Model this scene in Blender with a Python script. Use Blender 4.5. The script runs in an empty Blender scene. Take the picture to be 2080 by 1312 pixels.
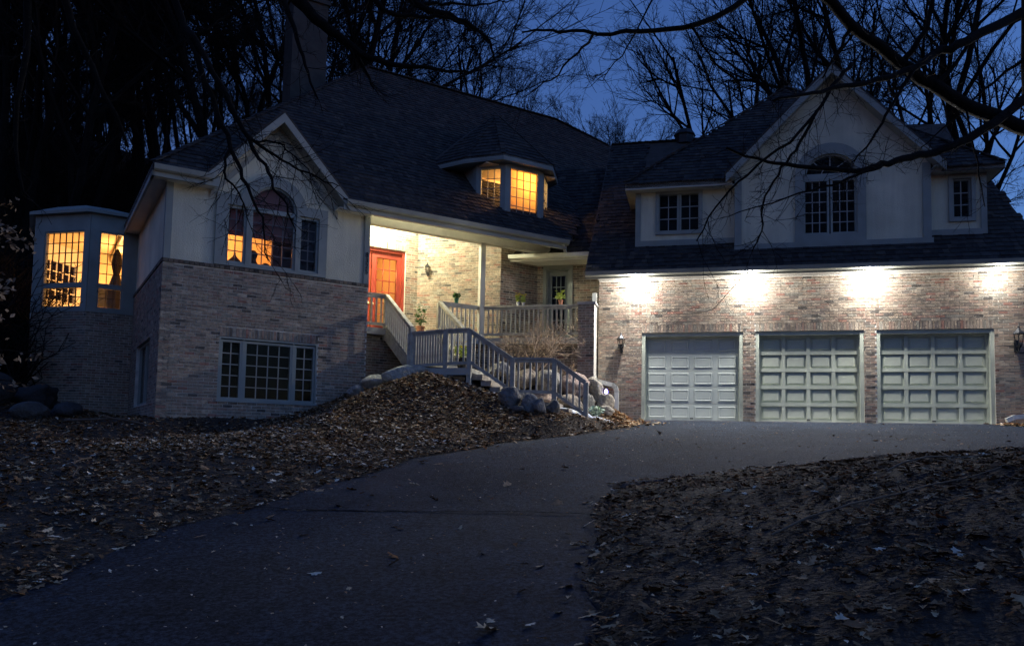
import bpy, math, random
import numpy as np
from mathutils import Vector, Matrix
R_ = math.radians
scene = bpy.context.scene
col = scene.collection

# ---------------------------------------------------------------- camera
cam_d = bpy.data.cameras.new('camera')
cam = bpy.data.objects.new('camera', cam_d); col.objects.link(cam)
cam_d.sensor_fit = 'HORIZONTAL'; cam_d.sensor_width = 36.0
cam_d.lens = 27.98; cam_d.shift_y = 0.0662
cam_d.clip_start = 0.1; cam_d.clip_end = 800
_th, _ro = 0.07057, 0.02064
_F = Vector((0, math.cos(_th), math.sin(_th))); _U0 = Vector((0, -math.sin(_th), math.cos(_th))); _R0 = Vector((1, 0, 0))
_R = _R0*math.cos(_ro)+_U0*math.sin(_ro); _U = -_R0*math.sin(_ro)+_U0*math.cos(_ro)
cam.matrix_world = Matrix(((_R.x, _U.x, -_F.x, 0), (_R.y, _U.y, -_F.y, 0), (_R.z, _U.z, -_F.z, 0), (0, 0, 0, 1)))
scene.camera = cam

# ---------------------------------------------------------------- dusk sky, faint afterglow sun, exposure
world = bpy.data.worlds.new('World'); scene.world = world; world.use_nodes = True
wn = world.node_tree; wn.nodes.clear()
sky = wn.nodes.new('ShaderNodeTexSky'); sky.sky_type = 'NISHITA'; sky.sun_disc = False
sky.sun_elevation = R_(-1.0); sky.sun_rotation = R_(98); sky.altitude = 200; sky.ozone_density = 3.5; sky.air_density = 1.0; sky.dust_density = 0.6
bg = wn.nodes.new('ShaderNodeBackground'); bg.inputs['Strength'].default_value = 0.19
wo = wn.nodes.new('ShaderNodeOutputWorld')
wn.links.new(sky.outputs[0], bg.inputs[0]); wn.links.new(bg.outputs[0], wo.inputs[0])
sun_d = bpy.data.lights.new('afterglow_sun', 'SUN'); sun_d.energy = 0.004; sun_d.angle = R_(40); sun_d.color = (0.80, 0.86, 1.0)
sun = bpy.data.objects.new('afterglow_sun', sun_d); col.objects.link(sun); sun.rotation_euler = (R_(80), 0, R_(82))
vs = scene.view_settings
vs.view_transform = 'Standard'; vs.look = 'None'; vs.exposure = 3.05; vs.gamma = 1.0; vs.use_curve_mapping = False
scene.cycles.use_denoising = True
scene.cycles.max_bounces = 6; scene.cycles.diffuse_bounces = 3; scene.cycles.transparent_max_bounces = 12
scene.cycles.sample_clamp_indirect = 3.0

rnd = random.Random(7)
nrs = np.random.RandomState(11)

# ---------------------------------------------------------------- frames: garage axis and left-wing axis
class Fr:
    def __init__(s, o, d):
        s.o = (o[0], o[1]); s.d = (d[0], d[1]); s.i = (-d[1], d[0])
    def P(s, a, b, z):
        return (s.o[0]+s.d[0]*a+s.i[0]*b, s.o[1]+s.d[1]*a+s.i[1]*b, z)
    def loc(s, x, y):
        dx, dy = x-s.o[0], y-s.o[1]
        return dx*s.d[0]+dy*s.d[1], dx*s.i[0]+dy*s.i[1]
    def sub(s, a, b, ang=0.0):
        p = s.P(a, b, 0); c, n = math.cos(ang), math.sin(ang)
        return Fr(p, (s.d[0]*c-s.d[1]*n, s.d[0]*n+s.d[1]*c))
    def M(s, a, b, z, rot=0.0):
        p = s.P(a, b, z)
        return Matrix.Translation(p) @ Matrix.Rotation(math.atan2(s.d[1], s.d[0])+rot, 4, 'Z')
G = Fr((2.2129, 20.5099), (0.97247, -0.23303))      # garage front wall: a to the right, b into the house
L = Fr((-7.3487, 16.4015), (0.85461, 0.51926))      # left wing front wall, turned 45 degrees
Q = math.pi/4
GROUND = 0.75

# ---------------------------------------------------------------- mesh builder
def worigin(o):
    v = Vector((0, 0, 0))
    while o is not None:
        v += o.location; o = o.parent
    return v
class MB:
    def __init__(s): s.v = []; s.f = []; s.c = []; s.usec = False
    def add(s, verts, faces, c=None):
        n = len(s.v); s.v.extend(verts)
        s.f.extend([tuple(i+n for i in f) for f in faces])
        if c is not None: s.usec = True
        s.c.extend([c if c is not None else (1, 1, 1)]*len(verts))
    def hexa(s, p, c=None):   # p: 4 bottom then 4 top, same winding (ccw from above)
        s.add(p, [(3, 2, 1, 0), (4, 5, 6, 7), (0, 1, 5, 4), (1, 2, 6, 5), (2, 3, 7, 6), (3, 0, 4, 7)], c)
    def box(s, fr, a0, a1, b0, b1, z0, z1, c=None):
        P = fr.P
        s.hexa([P(a0, b0, z0), P(a1, b0, z0), P(a1, b1, z0), P(a0, b1, z0), P(a0, b0, z1), P(a1, b0, z1), P(a1, b1, z1), P(a0, b1, z1)], c)
    def prism(s, bot, top, c=None):
        n = len(bot)
        s.add(list(bot)+list(top), [tuple(range(n-1, -1, -1)), tuple(range(n, 2*n))]+[(i, (i+1) % n, n+(i+1) % n, n+i) for i in range(n)], c)
    def beam(s, p0, p1, w, h, c=None, up=Vector((0, 0, 1))):
        p0 = Vector(p0); p1 = Vector(p1); d = (p1-p0).normalized()
        sd = d.cross(up)
        if sd.length < 1e-4: sd = Vector((1, 0, 0))
        sd.normalize(); u = sd.cross(d).normalized()
        q = []
        for p in (p0, p1):
            for a, b in ((-1, -1), (1, -1), (1, 1), (-1, 1)):
                q.append(tuple(p+sd*(a*w/2)+u*(b*h/2)))
        s.add(q, [(3, 2, 1, 0), (4, 5, 6, 7), (0, 1, 5, 4), (1, 2, 6, 5), (2, 3, 7, 6), (3, 0, 4, 7)], c)
    def tube(s, pts, rad, n=6, c=None, cap=True):
        pts = [Vector(p) for p in pts]; m = len(pts); vv = []; prev = None
        for i, p in enumerate(pts):
            d = (pts[min(i+1, m-1)]-pts[max(i-1, 0)])
            if d.length < 1e-9: d = Vector((0, 0, 1))
            d.normalize()
            if prev is None:
                a = d.cross(Vector((0, 0, 1)))
                if a.length < 0.05: a = d.cross(Vector((1, 0, 0)))
            else:
                a = prev-d*prev.dot(d)
            a.normalize(); b = d.cross(a); prev = a
            r = rad[i] if hasattr(rad, '__len__') else rad
            for k in range(n):
                t = 2*math.pi*k/n
                q = p+a*(r*math.cos(t))+b*(r*math.sin(t)); vv.append((q.x, q.y, q.z))
        ff = [(i*n+k, i*n+(k+1) % n, (i+1)*n+(k+1) % n, (i+1)*n+k) for i in range(m-1) for k in range(n)]
        if cap and n > 3: ff += [tuple(range(n-1, -1, -1)), tuple(range((m-1)*n, m*n))]
        s.add(vv, ff, c)
    def lathe(s, base, prof, n=12, c=None):    # prof: (r, z) from bottom to top
        vv = []; b = Vector(base)
        for r, z in prof:
            for k in range(n):
                t = 2*math.pi*k/n; vv.append((b.x+r*math.cos(t), b.y+r*math.sin(t), b.z+z))
        m = len(prof)
        ff = [(i*n+k, i*n+(k+1) % n, (i+1)*n+(k+1) % n, (i+1)*n+k) for i in range(m-1) for k in range(n)]
        ff += [tuple(range(n-1, -1, -1)), tuple(range((m-1)*n, m*n))]
        s.add(vv, ff, c)
    def mesh(s, name, m, o=Vector((0, 0, 0)), smooth=False):
        me = bpy.data.meshes.new(name)
        me.from_pydata([(x-o.x, y-o.y, z-o.z) for x, y, z in s.v], [], s.f)
        if s.usec:
            at = me.attributes.new('tint', 'FLOAT_COLOR', 'POINT')
            arr = np.ones((len(s.v), 4), np.float32); arr[:, :3] = np.array(s.c, np.float32)
            at.data.foreach_set('color', arr.ravel())
        me.materials.append(m)
        if smooth: me.polygons.foreach_set('use_smooth', [True]*len(me.polygons))
        me.update()
        return me
    def obj(s, name, m, parent=None, smooth=False, kind=None, base=None):
        o = bpy.data.objects.new(name, s.mesh(name, m, Vector(base) if base is not None else worigin(parent), smooth))
        col.objects.link(o)
        if parent is not None: o.parent = parent
        if base is not None: o.location = base
        if kind: o['kind'] = kind
        return o
def inst(me, name, parent, M, color=None):
    o = bpy.data.objects.new(name, me); col.objects.link(o); o.parent = parent
    o.matrix_local = Matrix.Translation(-worigin(parent)) @ M
    if color is not None: o.color = (*color, 1)
    return o
def tag(o, label=None, cat=None, group=None, kind=None):
    for k, v in (('label', label), ('category', cat), ('group', group), ('kind', kind)):
        if v: o[k] = v
    return o
def thing(name, label, cat, loc, group=None):
    o = bpy.data.objects.new(name, None); col.objects.link(o); o.location = loc; o.empty_display_size = 0.2
    return tag(o, label, cat, group)

# ---------------------------------------------------------------- materials
def newmat(name):
    m = bpy.data.materials.new(name); m.use_nodes = True
    nt = m.node_tree; b = nt.nodes['Principled BSDF']
    return m, nt, b
def vary(nt, b, base, amt=0.25, scale=6.0, tint=None, objcol=False, detail=4.0, coord='Object', rough=None, rough_amt=0.0):
    """base colour times a noise between 1-amt and 1+amt"""
    tc = nt.nodes.new('ShaderNodeTexCoord'); nz = nt.nodes.new('ShaderNodeTexNoise')
    nz.inputs['Scale'].default_value = scale; nz.inputs['Detail'].default_value = detail
    nt.links.new(tc.outputs[coord], nz.inputs['Vector'])
    mr = nt.nodes.new('ShaderNodeMapRange'); mr.inputs[1].default_value = 0.3; mr.inputs[2].default_value = 0.7
    mr.inputs[3].default_value = 1-amt; mr.inputs[4].default_value = 1+amt
    nt.links.new(nz.outputs['Fac'], mr.inputs[0])
    mx = nt.nodes.new('ShaderNodeVectorMath'); mx.operation = 'SCALE'
    nt.links.new(mr.outputs[0], mx.inputs['Scale'])
    if tint:
        at = nt.nodes.new('ShaderNodeAttribute'); at.attribute_name = 'tint'; nt.links.new(at.outputs['Color'], mx.inputs[0])
    elif objcol:
        oi = nt.nodes.new('ShaderNodeObjectInfo'); nt.links.new(oi.outputs['Color'], mx.inputs[0])
    else: mx.inputs[0].default_value = base
    nt.links.new(mx.outputs[0], b.inputs['Base Color'])
    return nz
def bump(nt, b, scale, strength, dist=0.01, detail=6.0, src=None):
    bp = nt.nodes.new('ShaderNodeBump'); bp.inputs['Strength'].default_value = strength; bp.inputs['Distance'].default_value = dist
    if src is None:
        tc = nt.nodes.new('ShaderNodeTexCoord'); nz = nt.nodes.new('ShaderNodeTexNoise')
        nz.inputs['Scale'].default_value = scale; nz.inputs['Detail'].default_value = detail
        nt.links.new(tc.outputs['Object'], nz.inputs['Vector']); src = nz.outputs['Fac']
    nt.links.new(src, bp.inputs['Height']); nt.links.new(bp.outputs[0], b.inputs['Normal'])
def simple(name, c, rough=0.7, amt=0.15, scale=4.0, bs=None, bstr=0.3, bd=0.005, metal=0.0, tint=False, objcol=False):
    m, nt, b = newmat(name); b.inputs['Roughness'].default_value = rough; b.inputs['Metallic'].default_value = metal
    b.inputs['Specular IOR Level'].default_value = 0.3
    vary(nt, b, c, amt, scale, tint, objcol)
    if bs: bump(nt, b, bs, bstr, bd)
    return m
M_ = {}
M_['brick'] = simple('brick_face', None, 0.9, 0.35, 14, 40, 0.6, 0.004, tint=True)
M_['brick1'] = simple('brick_face_single', None, 0.9, 0.35, 14, 40, 0.6, 0.004, objcol=True)
M_['mortar'] = simple('mortar', (0.56, 0.53, 0.46), 0.95, 0.25, 5, 60, 0.5, 0.004)
M_['stucco'] = simple('stucco', (0.56, 0.54, 0.45), 0.95, 0.10, 1.2, 45, 0.9, 0.012)
m, nt, b = newmat('stucco'); b.inputs['Roughness'].default_value = 0.95; b.inputs['Specular IOR Level'].default_value = 0.2
nzs = vary(nt, b, (0.60, 0.57, 0.43), 0.16, 1.1, detail=8)
mp = nt.nodes.new('ShaderNodeMapping'); mp.inputs['Scale'].default_value = (9, 9, .6); tcs = nt.nodes.new('ShaderNodeTexCoord'); nt.links.new(tcs.outputs['Object'], mp.inputs[0])
ns2 = nt.nodes.new('ShaderNodeTexNoise'); ns2.inputs['Scale'].default_value = 1.0; ns2.inputs['Detail'].default_value = 5; nt.links.new(mp.outputs[0], ns2.inputs['Vector'])
mr2 = nt.nodes.new('ShaderNodeMapRange'); mr2.inputs[1].default_value = .35; mr2.inputs[2].default_value = .65; mr2.inputs[3].default_value = .93; mr2.inputs[4].default_value = 1.03; nt.links.new(ns2.outputs['Fac'], mr2.inputs[0])
src = b.inputs['Base Color'].links[0].from_socket; sc2 = nt.nodes.new('ShaderNodeVectorMath'); sc2.operation = 'SCALE'; nt.links.new(src, sc2.inputs[0]); nt.links.new(mr2.outputs[0], sc2.inputs['Scale']); nt.links.new(sc2.outputs[0], b.inputs['Base Color'])
bump(nt, b, 45, 0.9, 0.012); M_['stucco'] = m
M_['trim'] = simple('greygreen_trim', (0.25, 0.27, 0.245), 0.6, 0.12, 2.5, 30, 0.15, 0.003)
M_['trim_light'] = simple('pale_trim', (0.40, 0.39, 0.34), 0.55, 0.12, 2.5, 30, 0.15, 0.003)
M_['gutter'] = simple('gutter_paint', (0.30, 0.30, 0.25), 0.45, 0.15, 2.0)
M_['spout'] = simple('downspout_paint', (0.72, 0.72, 0.62), 0.4, 0.12, 3.0)
M_['frame'] = simple('window_frame_paint', (0.26, 0.285, 0.26), 0.5, 0.10, 3.0)
M_['muntin'] = simple('muntin_paint', (0.33, 0.33, 0.31), 0.5, 0.05, 3.0)
M_['mullion'] = simple('mullion_paint', (0.12, 0.115, 0.12), 0.6, 0.05, 3.0)
M_['white_in'] = simple('inside_white_paint', (0.75, 0.72, 0.66), 0.5, 0.04, 3.0)
M_['gdoor'] = simple('garage_door_wood_paint', (0.40, 0.43, 0.35), 0.6, 0.14, 3.0, 25, 0.2, 0.003)
M_['gdoor_steel'] = simple('garage_door_steel', (0.42, 0.46, 0.42), 0.5, 0.10, 2.0)
M_['red'] = simple('red_door_paint', (0.24, 0.034, 0.018), 0.4, 0.15, 3.0)
M_['shake'] = simple('cedar_shake', None, 0.9, 0.35, 9, 50, 0.7, 0.006, tint=True)
M_['shake1'] = simple('cedar_shake_single', None, 0.9, 0.35, 9, 50, 0.7, 0.006, objcol=True)
M_['roofdeck'] = simple('roof_underlay', (0.06, 0.052, 0.046), 0.95, 0.3, 5)
M_['soffit'] = simple('soffit_paint', (0.62, 0.60, 0.54), 0.7, 0.08, 2.0)
M_['deck'] = simple('deck_paint', (0.37, 0.355, 0.30), 0.6, 0.25, 7, 30, 0.3, 0.004)
M_['tread'] = simple('stair_stone', (0.33, 0.29, 0.24), 0.9, 0.3, 8, 25, 0.6, 0.01)
M_['metal_dark'] = simple('lantern_metal', (0.035, 0.037, 0.04), 0.45, 0.2, 9, metal=0.6)
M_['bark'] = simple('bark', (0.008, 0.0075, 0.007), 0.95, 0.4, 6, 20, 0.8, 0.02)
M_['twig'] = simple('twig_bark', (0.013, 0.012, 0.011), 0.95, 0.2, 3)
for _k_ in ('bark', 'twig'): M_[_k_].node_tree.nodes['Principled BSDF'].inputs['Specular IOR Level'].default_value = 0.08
M_['shrub'] = simple('shrub_stem', (0.36, 0.27, 0.19), 0.9, 0.3, 6)
M_['leaf'] = simple('dead_leaf', None, 1.0, 0.3, 30, tint=True); M_['leaf'].node_tree.nodes['Principled BSDF'].inputs['Specular IOR Level'].default_value = 0.05
M_['wall_in'] = simple('inside_wall_paint', (0.78, 0.62, 0.40), 0.8, 0.05, 2)
M_['dark_in'] = simple('unlit_room_wall', (0.018, 0.018, 0.022), 0.9, 0.2, 2)  # near-black colour stands in for the darkness of rooms without a lamp
M_['dark_furn'] = simple('dark_furnishing', (0.02, 0.02, 0.024), 0.8, 0.2, 6)
M_['curtain'] = simple('heavy_curtain', (0.045, 0.045, 0.06), 0.9, 0.2, 6)
M_['asphalt'] = None
M_['terracotta'] = simple('terracotta', (0.45, 0.20, 0.12), 0.8, 0.2, 9)
M_['pot_white'] = simple('white_glaze', (0.7, 0.7, 0.66), 0.3, 0.05, 9)
M_['pot_green'] = simple('green_glaze', (0.03, 0.14, 0.08), 0.3, 0.1, 9)
M_['flower_white'] = simple('white_petals', (0.75, 0.75, 0.70), 0.7, 0.1, 30)
M_['flower_yellow'] = simple('yellow_petals', (0.75, 0.55, 0.05), 0.7, 0.2, 30)
M_['flower_lime'] = simple('lime_leaves', (0.45, 0.52, 0.10), 0.7, 0.25, 30)
M_['green'] = simple('plant_leaves', (0.06, 0.14, 0.04), 0.7, 0.3, 30)
M_['chrome'] = simple('brass_hardware', (0.55, 0.45, 0.25), 0.3, 0.1, 9, metal=0.8)
M_['concrete'] = simple('concrete', (0.36, 0.35, 0.33), 0.9, 0.2, 6, 30, 0.4, 0.005)
M_['snow'] = simple('old_snow', (0.80, 0.84, 0.88), 0.8, 0.10, 10, 25, 0.6, 0.02)
m, nt, b = newmat('boulder'); b.inputs['Roughness'].default_value = 0.9
tc = nt.nodes.new('ShaderNodeTexCoord'); oi = nt.nodes.new('ShaderNodeObjectInfo')
n1 = nt.nodes.new('ShaderNodeTexNoise'); n1.inputs['Scale'].default_value = 7; n1.inputs['Detail'].default_value = 8; n1.inputs['Roughness'].default_value = 0.7
nt.links.new(tc.outputs['Object'], n1.inputs['Vector'])
rp = nt.nodes.new('ShaderNodeMapRange'); rp.inputs[1].default_value = 0.25; rp.inputs[2].default_value = 0.75; rp.inputs[3].default_value = 0.55; rp.inputs[4].default_value = 1.45
nt.links.new(n1.outputs['Fac'], rp.inputs[0])
sc_ = nt.nodes.new('ShaderNodeVectorMath'); sc_.operation = 'SCALE'; nt.links.new(oi.outputs['Color'], sc_.inputs[0]); nt.links.new(rp.outputs[0], sc_.inputs['Scale'])
nt.links.new(sc_.outputs[0], b.inputs['Base Color']); bump(nt, b, 14, 1.0, 0.05, 10); M_['rock'] = m
# asphalt
m, nt, b = newmat('asphalt'); b.inputs['Roughness'].default_value = 0.9; b.inputs['Specular IOR Level'].default_value = 0.15
tc = nt.nodes.new('ShaderNodeTexCoord')
def _nz(sc, det, ro=.5):
    n = nt.nodes.new('ShaderNodeTexNoise'); n.inputs['Scale'].default_value = sc; n.inputs['Detail'].default_value = det; n.inputs['Roughness'].default_value = ro; nt.links.new(tc.outputs['Object'], n.inputs['Vector']); return n
n1 = _nz(.55, 5, .6); n2 = _nz(24, 6, .9); n3 = _nz(3.0, 4, .7)
v1 = nt.nodes.new('ShaderNodeTexVoronoi'); v1.inputs['Scale'].default_value = 26; nt.links.new(tc.outputs['Object'], v1.inputs['Vector'])
cr = nt.nodes.new('ShaderNodeValToRGB'); cr.color_ramp.elements[0].position = 0.43; cr.color_ramp.elements[1].position = 0.60
cr.color_ramp.elements[0].color = (0.0048, 0.0068, 0.0115, 1); cr.color_ramp.elements[1].color = (0.054, 0.070, 0.098, 1)
nt.links.new(n2.outputs['Fac'], cr.inputs[0])
c2 = nt.nodes.new('ShaderNodeValToRGB'); c2.color_ramp.elements[0].position = 0.945; c2.color_ramp.elements[1].position = 0.955
c2.color_ramp.elements[0].color = (0, 0, 0, 1); c2.color_ramp.elements[1].color = (1, 1, 1, 1)
nt.links.new(v1.outputs['Color'], c2.inputs[0])
d2 = nt.nodes.new('ShaderNodeMath'); d2.operation = 'LESS_THAN'; d2.inputs[1].default_value = .40; nt.links.new(v1.outputs['Distance'], d2.inputs[0])
mm = nt.nodes.new('ShaderNodeMath'); mm.operation = 'MULTIPLY'; nt.links.new(c2.outputs[0], mm.inputs[0]); nt.links.new(d2.outputs[0], mm.inputs[1])
mx = nt.nodes.new('ShaderNodeMix'); mx.data_type = 'RGBA'; mx.inputs[7].default_value = (0.26, 0.26, 0.25, 1)
nt.links.new(cr.outputs[0], mx.inputs[6]); nt.links.new(mm.outputs[0], mx.inputs[0])
sm_ = nt.nodes.new('ShaderNodeMath'); sm_.operation = 'ADD'; nt.links.new(n1.outputs['Fac'], sm_.inputs[0]); nt.links.new(n3.outputs['Fac'], sm_.inputs[1])
mr = nt.nodes.new('ShaderNodeMapRange'); mr.inputs[1].default_value = 0.7; mr.inputs[2].default_value = 1.3; mr.inputs[3].default_value = 0.6; mr.inputs[4].default_value = 1.45
nt.links.new(sm_.outputs[0], mr.inputs[0])
s1 = nt.nodes.new('ShaderNodeVectorMath'); s1.operation = 'SCALE'; nt.links.new(mx.outputs[2], s1.inputs[0]); nt.links.new(mr.outputs[0], s1.inputs['Scale'])
nt.links.new(s1.outputs[0], b.inputs['Base Color']); bump(nt, b, 1, 1.0, 0.03, src=n2.outputs['Fac']); M_['asphalt'] = m
# soil and mulch
m, nt, b = newmat('soil'); b.inputs['Roughness'].default_value = 0.95
vary(nt, b, (0.028, 0.018, 0.011), 0.5, 9, detail=9); bump(nt, b, 25, 1.0, 0.05, 9); M_['soil'] = m
# glass
def glass(name, refl, tintc=(1, 1, 1)):
    m, nt, b = newmat(name); nt.nodes.remove(b)
    tr = nt.nodes.new('ShaderNodeBsdfTransparent'); tr.inputs[0].default_value = (*tintc, 1)
    gl = nt.nodes.new('ShaderNodeBsdfGlossy'); gl.inputs['Roughness'].default_value = 0.03
    fz = nt.nodes.new('ShaderNodeFresnel'); fz.inputs[0].default_value = refl
    mix = nt.nodes.new('ShaderNodeMixShader'); nt.links.new(fz.outputs[0], mix.inputs[0])
    nt.links.new(tr.outputs[0], mix.inputs[1]); nt.links.new(gl.outputs[0], mix.inputs[2])
    nt.links.new(mix.outputs[0], nt.nodes['Material Output'].inputs[0]); return m
M_['glass'] = glass('window_glass', 1.15, (0.95, 0.96, 0.95))
def emis(name, c, st):
    m, nt, b = newmat(name); b.inputs['Base Color'].default_value = (0.8, 0.8, 0.8, 1)
    b.inputs['Emission Color'].default_value = (*c, 1); b.inputs['Emission Strength'].default_value = st; return m
M_['bulb'] = emis('flood_bulb', (1.0, 0.97, 0.92), 3.0)
M_['bulb_warm'] = emis('porch_bulb', (1.0, 0.88, 0.66), 3.0)
M_['bulb_room'] = emis('room_bulb', (1.0, 0.66, 0.32), 10.0)
M_['blue_led'] = emis('blue_led', (0.18, 0.16, 1.0), 2.5)
def cloth(name, c, tr, f=.3):
    m, nt, b = newmat(name); d = nt.nodes.new('ShaderNodeBsdfTranslucent'); d.inputs[0].default_value = (*tr, 1)
    b.inputs['Base Color'].default_value = (*c, 1); b.inputs['Roughness'].default_value = 0.9
    a = nt.nodes.new('ShaderNodeMixShader'); a.inputs[0].default_value = f
    nt.links.new(b.outputs[0], a.inputs[1]); nt.links.new(d.outputs[0], a.inputs[2])
    nt.links.new(a.outputs[0], nt.nodes['Material Output'].inputs[0]); return m
M_['shade_red'] = cloth('red_roller_shade', (0.26, 0.15, 0.145), (0.11, 0.035, 0.028), .35)
M_['sheer'] = cloth('sheer_blind', (0.75, 0.66, 0.5), (0.9, 0.72, 0.45), .85)

# ---------------------------------------------------------------- terrain
def zdrive(v):
    v = np.minimum(v, 0.0)
    return 0.75+0.10*v-0.00073*v*v
_lv = np.array([-40, -24, -20, -16, -14, -12.4, -11, -8.9, -6.6, -4.9, -3.3, -2.1, -1, 0.0]); _lu = np.array([-0.5, -0.8, -1.3, -1.95, -2.15, -1.95, -1.83, -1.75, -1.05, -0.18, 0.45, 0.85, 0.95, 0.95])
def uleft(v): return np.interp(v, _lv, _lu)+0.05*np.sin(v*2.3)+0.03*np.sin(v*5.1+1)
_rv = np.array([-40, -26, -22, -19, -16, -14.5, -12, -10.9, -10.5, -9.8, -9.3, -8.6, -7.2, -5.0, -4, 0.0]); _ru = np.array([9, 6.5, 3.6, 2.4, 2.09, 1.91, 1.67, 1.74, 2.05, 3.08, 4.34, 5.7, 7.3, 11, 16, 16.0])
def uright(v): return np.interp(v, _rv, _ru)+0.05*np.sin(v*3.1)
CP = []
def lp(s, v, z): CP.append((*G.loc(*L.P(s, v, 0)[:2]), z))
for s, v, z in [(0, -.2, .42), (1.5, -.2, .47), (2.6, -.2, .55), (3.4, -.2, .80), (4.0, -.2, 1.1), (4.5, -.2, 1.32), (0, -1.2, .12), (1.5, -1.2, .18), (2.8, -1.2, .42), (3.8, -1.0, .95), (4.6, -1.4, 1.25), (5.4, -1.9, 1.5),
                (-.4, 2.5, .5), (-1.3, 4.2, .6), (-2.4, 5.0, .95), (-3.2, 6.5, 1.6), (-2.2, 1.5, .35), (-4, 3, 1.0), (-6, 8, 3.2), (3, 4, .4), (4, 9, .6), (-1, 12, 2.5), (5, 16, 5.0)]: lp(s, v, z)
CP += [(-3.44, -3.95, 1.58), (-2.8, -4.0, 1.46), (-2.19, -4.0, 1.26), (-1.2, -4.0, .98), (-.35, -4.0, .76), (.3, -3.5, .66), (-2.35, -5.5, .74), (-1.2, -6, .32), (-4.2, -4.9, 1.12), (-4.6, -6.8, .42), (-3.4, -7.6, .25), (-3.0, -9.5, -.12),
       (-4.5, -10, -.1), (-4, -13, -.5), (-7, -9, -.05), (-8, -13, -.6), (-12, -9, .3), (-14, -14, .0), (-5, -17, -1.0), (-10, -22, -1.4), (-3, -20, -1.45),
       (-1.5, -1.0, 2.0), (-2.6, -1.2, 2.0), (-.4, -.8, 1.75), (-1.4, -2.15, 1.05), (-.4, -2.2, .95), (.3, -2.3, .72), (.45, -.35, .84), (.9, -.6, .76), (-3, 1, 1.9), (-3.4, -2.6, 1.45), (-4.4, -1.4, 1.5), (-5.5, 0.5, 1.6),
       (5, 4, .5), (9, 4, .6), (11, -.5, .85), (13, 3, 1.5), (13, -4, .9),
       (3.0, -11.2, -.32), (5, -11, .0), (7.2, -9.6, .0), (9.5, -8, .22), (3.2, -13.5, -.50), (5.2, -13.5, -.05), (3.2, -16, -.82), (5, -16.5, -.5), (7.5, -13, .25), (10, -12, .6), (14, -9, .9), (4.5, -19, -1.2), (2.6, -20.5, -1.55), (8, -20, -.6), (16, -18, 1.2),
       (20, -6, 1.6), (-25, 0, 5.0), (-18, -6, 1.8), (-35, 15, 18), (-24, 18, 14), (-40, -10, 8), (-25, -20, 1.5), (0, 28, 8), (20, 28, 8), (35, 10, 5), (35, -15, 3), (-70, 60, 26), (0, 80, 20), (70, 60, 18), (70, -60, 0), (0, -60, -5), (-70, -60, 2), (-70, 0, 14), (70, 0, 8)]
for v in (-26, -20, -16, -13, -10, -7): CP.append((0.0 if v < -8 else 2.0, v, float(zdrive(v))-.10))
for u, v in [(4, -6), (8, -4), (3, -2.5), (7, -1.5), (10, -2.5), (1.8, -.8), (5, -.3), (9, -.3), (13, -2)]: CP.append((u, v, float(zdrive(v))-.08))
CP = np.array(CP)
def _k(r2): return np.sqrt(r2+0.25)
_A = _k(((CP[:, None, :2]-CP[None, :, :2])**2).sum(-1)); _n = len(CP)
_S = np.zeros((_n+3, _n+3)); _S[:_n, :_n] = _A+np.eye(_n)*-0.02; _S[:_n, _n] = 1; _S[:_n, _n+1:] = CP[:, :2]; _S[_n, :_n] = 1; _S[_n+1:, :_n] = CP[:, :2].T
_w = np.linalg.solve(_S, np.concatenate([CP[:, 2], [0, 0, 0]]))
def indrive(u, v, marg=0.0):
    return (u > uleft(v)+marg) & (u < uright(v)-marg) & (v < 0.02)
def zground(u, v):
    u = np.atleast_1d(np.asarray(u, float)); v = np.atleast_1d(np.asarray(v, float)); out = np.empty(len(u))
    for i in range(0, len(u), 20000):
        sl = slice(i, i+20000)
        out[sl] = _k((u[sl, None]-CP[None, :, 0])**2+(v[sl, None]-CP[None, :, 1])**2) @ _w[:_n]+_w[_n]+u[sl]*_w[_n+1]+v[sl]*_w[_n+2]
    out += 0.025*np.sin(u*2.1+v*1.3)*np.sin(v*1.9-u*.7)+0.012*np.sin(u*5.3)*np.sin(v*4.7+1)
    d = np.minimum(np.minimum(u-uleft(v), uright(v)-u), 0.02-v)      # metres inside the drive edge
    t = np.clip((d+0.12)/0.24, 0, 1)
    return np.where(t > 0, out*(1-t)+(np.minimum(out, zdrive(v)-0.05))*t, out)
def gz(u, v): return float(zground([u], [v])[0])
def axis(lo, n0, n1, hi, st, big):
    a = list(np.arange(n0, n1, st)); x = n0; s = st
    left = []
    while x > lo: s = min(s*1.25, big); x -= s; left.append(x)
    x = a[-1]; s = st; right = []
    while x < hi: s = min(s*1.25, big); x += s; right.append(x)
    return np.array(left[::-1]+a+right)
ua = axis(-160, -15, 13, 160, 0.17, 9); va = axis(-90, -23, 3, 170, 0.17, 9)
UU, VV = np.meshgrid(ua, va); zz = zground(UU.ravel(), VV.ravel())
gx = G.o[0]+G.d[0]*UU.ravel()+G.i[0]*VV.ravel(); gy = G.o[1]+G.d[1]*UU.ravel()+G.i[1]*VV.ravel()
nu, nv = len(ua), len(va)
gm = MB(); gm.v = list(zip(gx.tolist(), gy.tolist(), zz.tolist())); gm.c = [(1, 1, 1)]*len(gm.v)
gm.f = [(j*nu+i, j*nu+i+1, (j+1)*nu+i+1, (j+1)*nu+i) for j in range(nv-1) for i in range(nu-1)]
ground = gm.obj('ground', M_['soil'], smooth=True, kind='structure')
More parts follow.
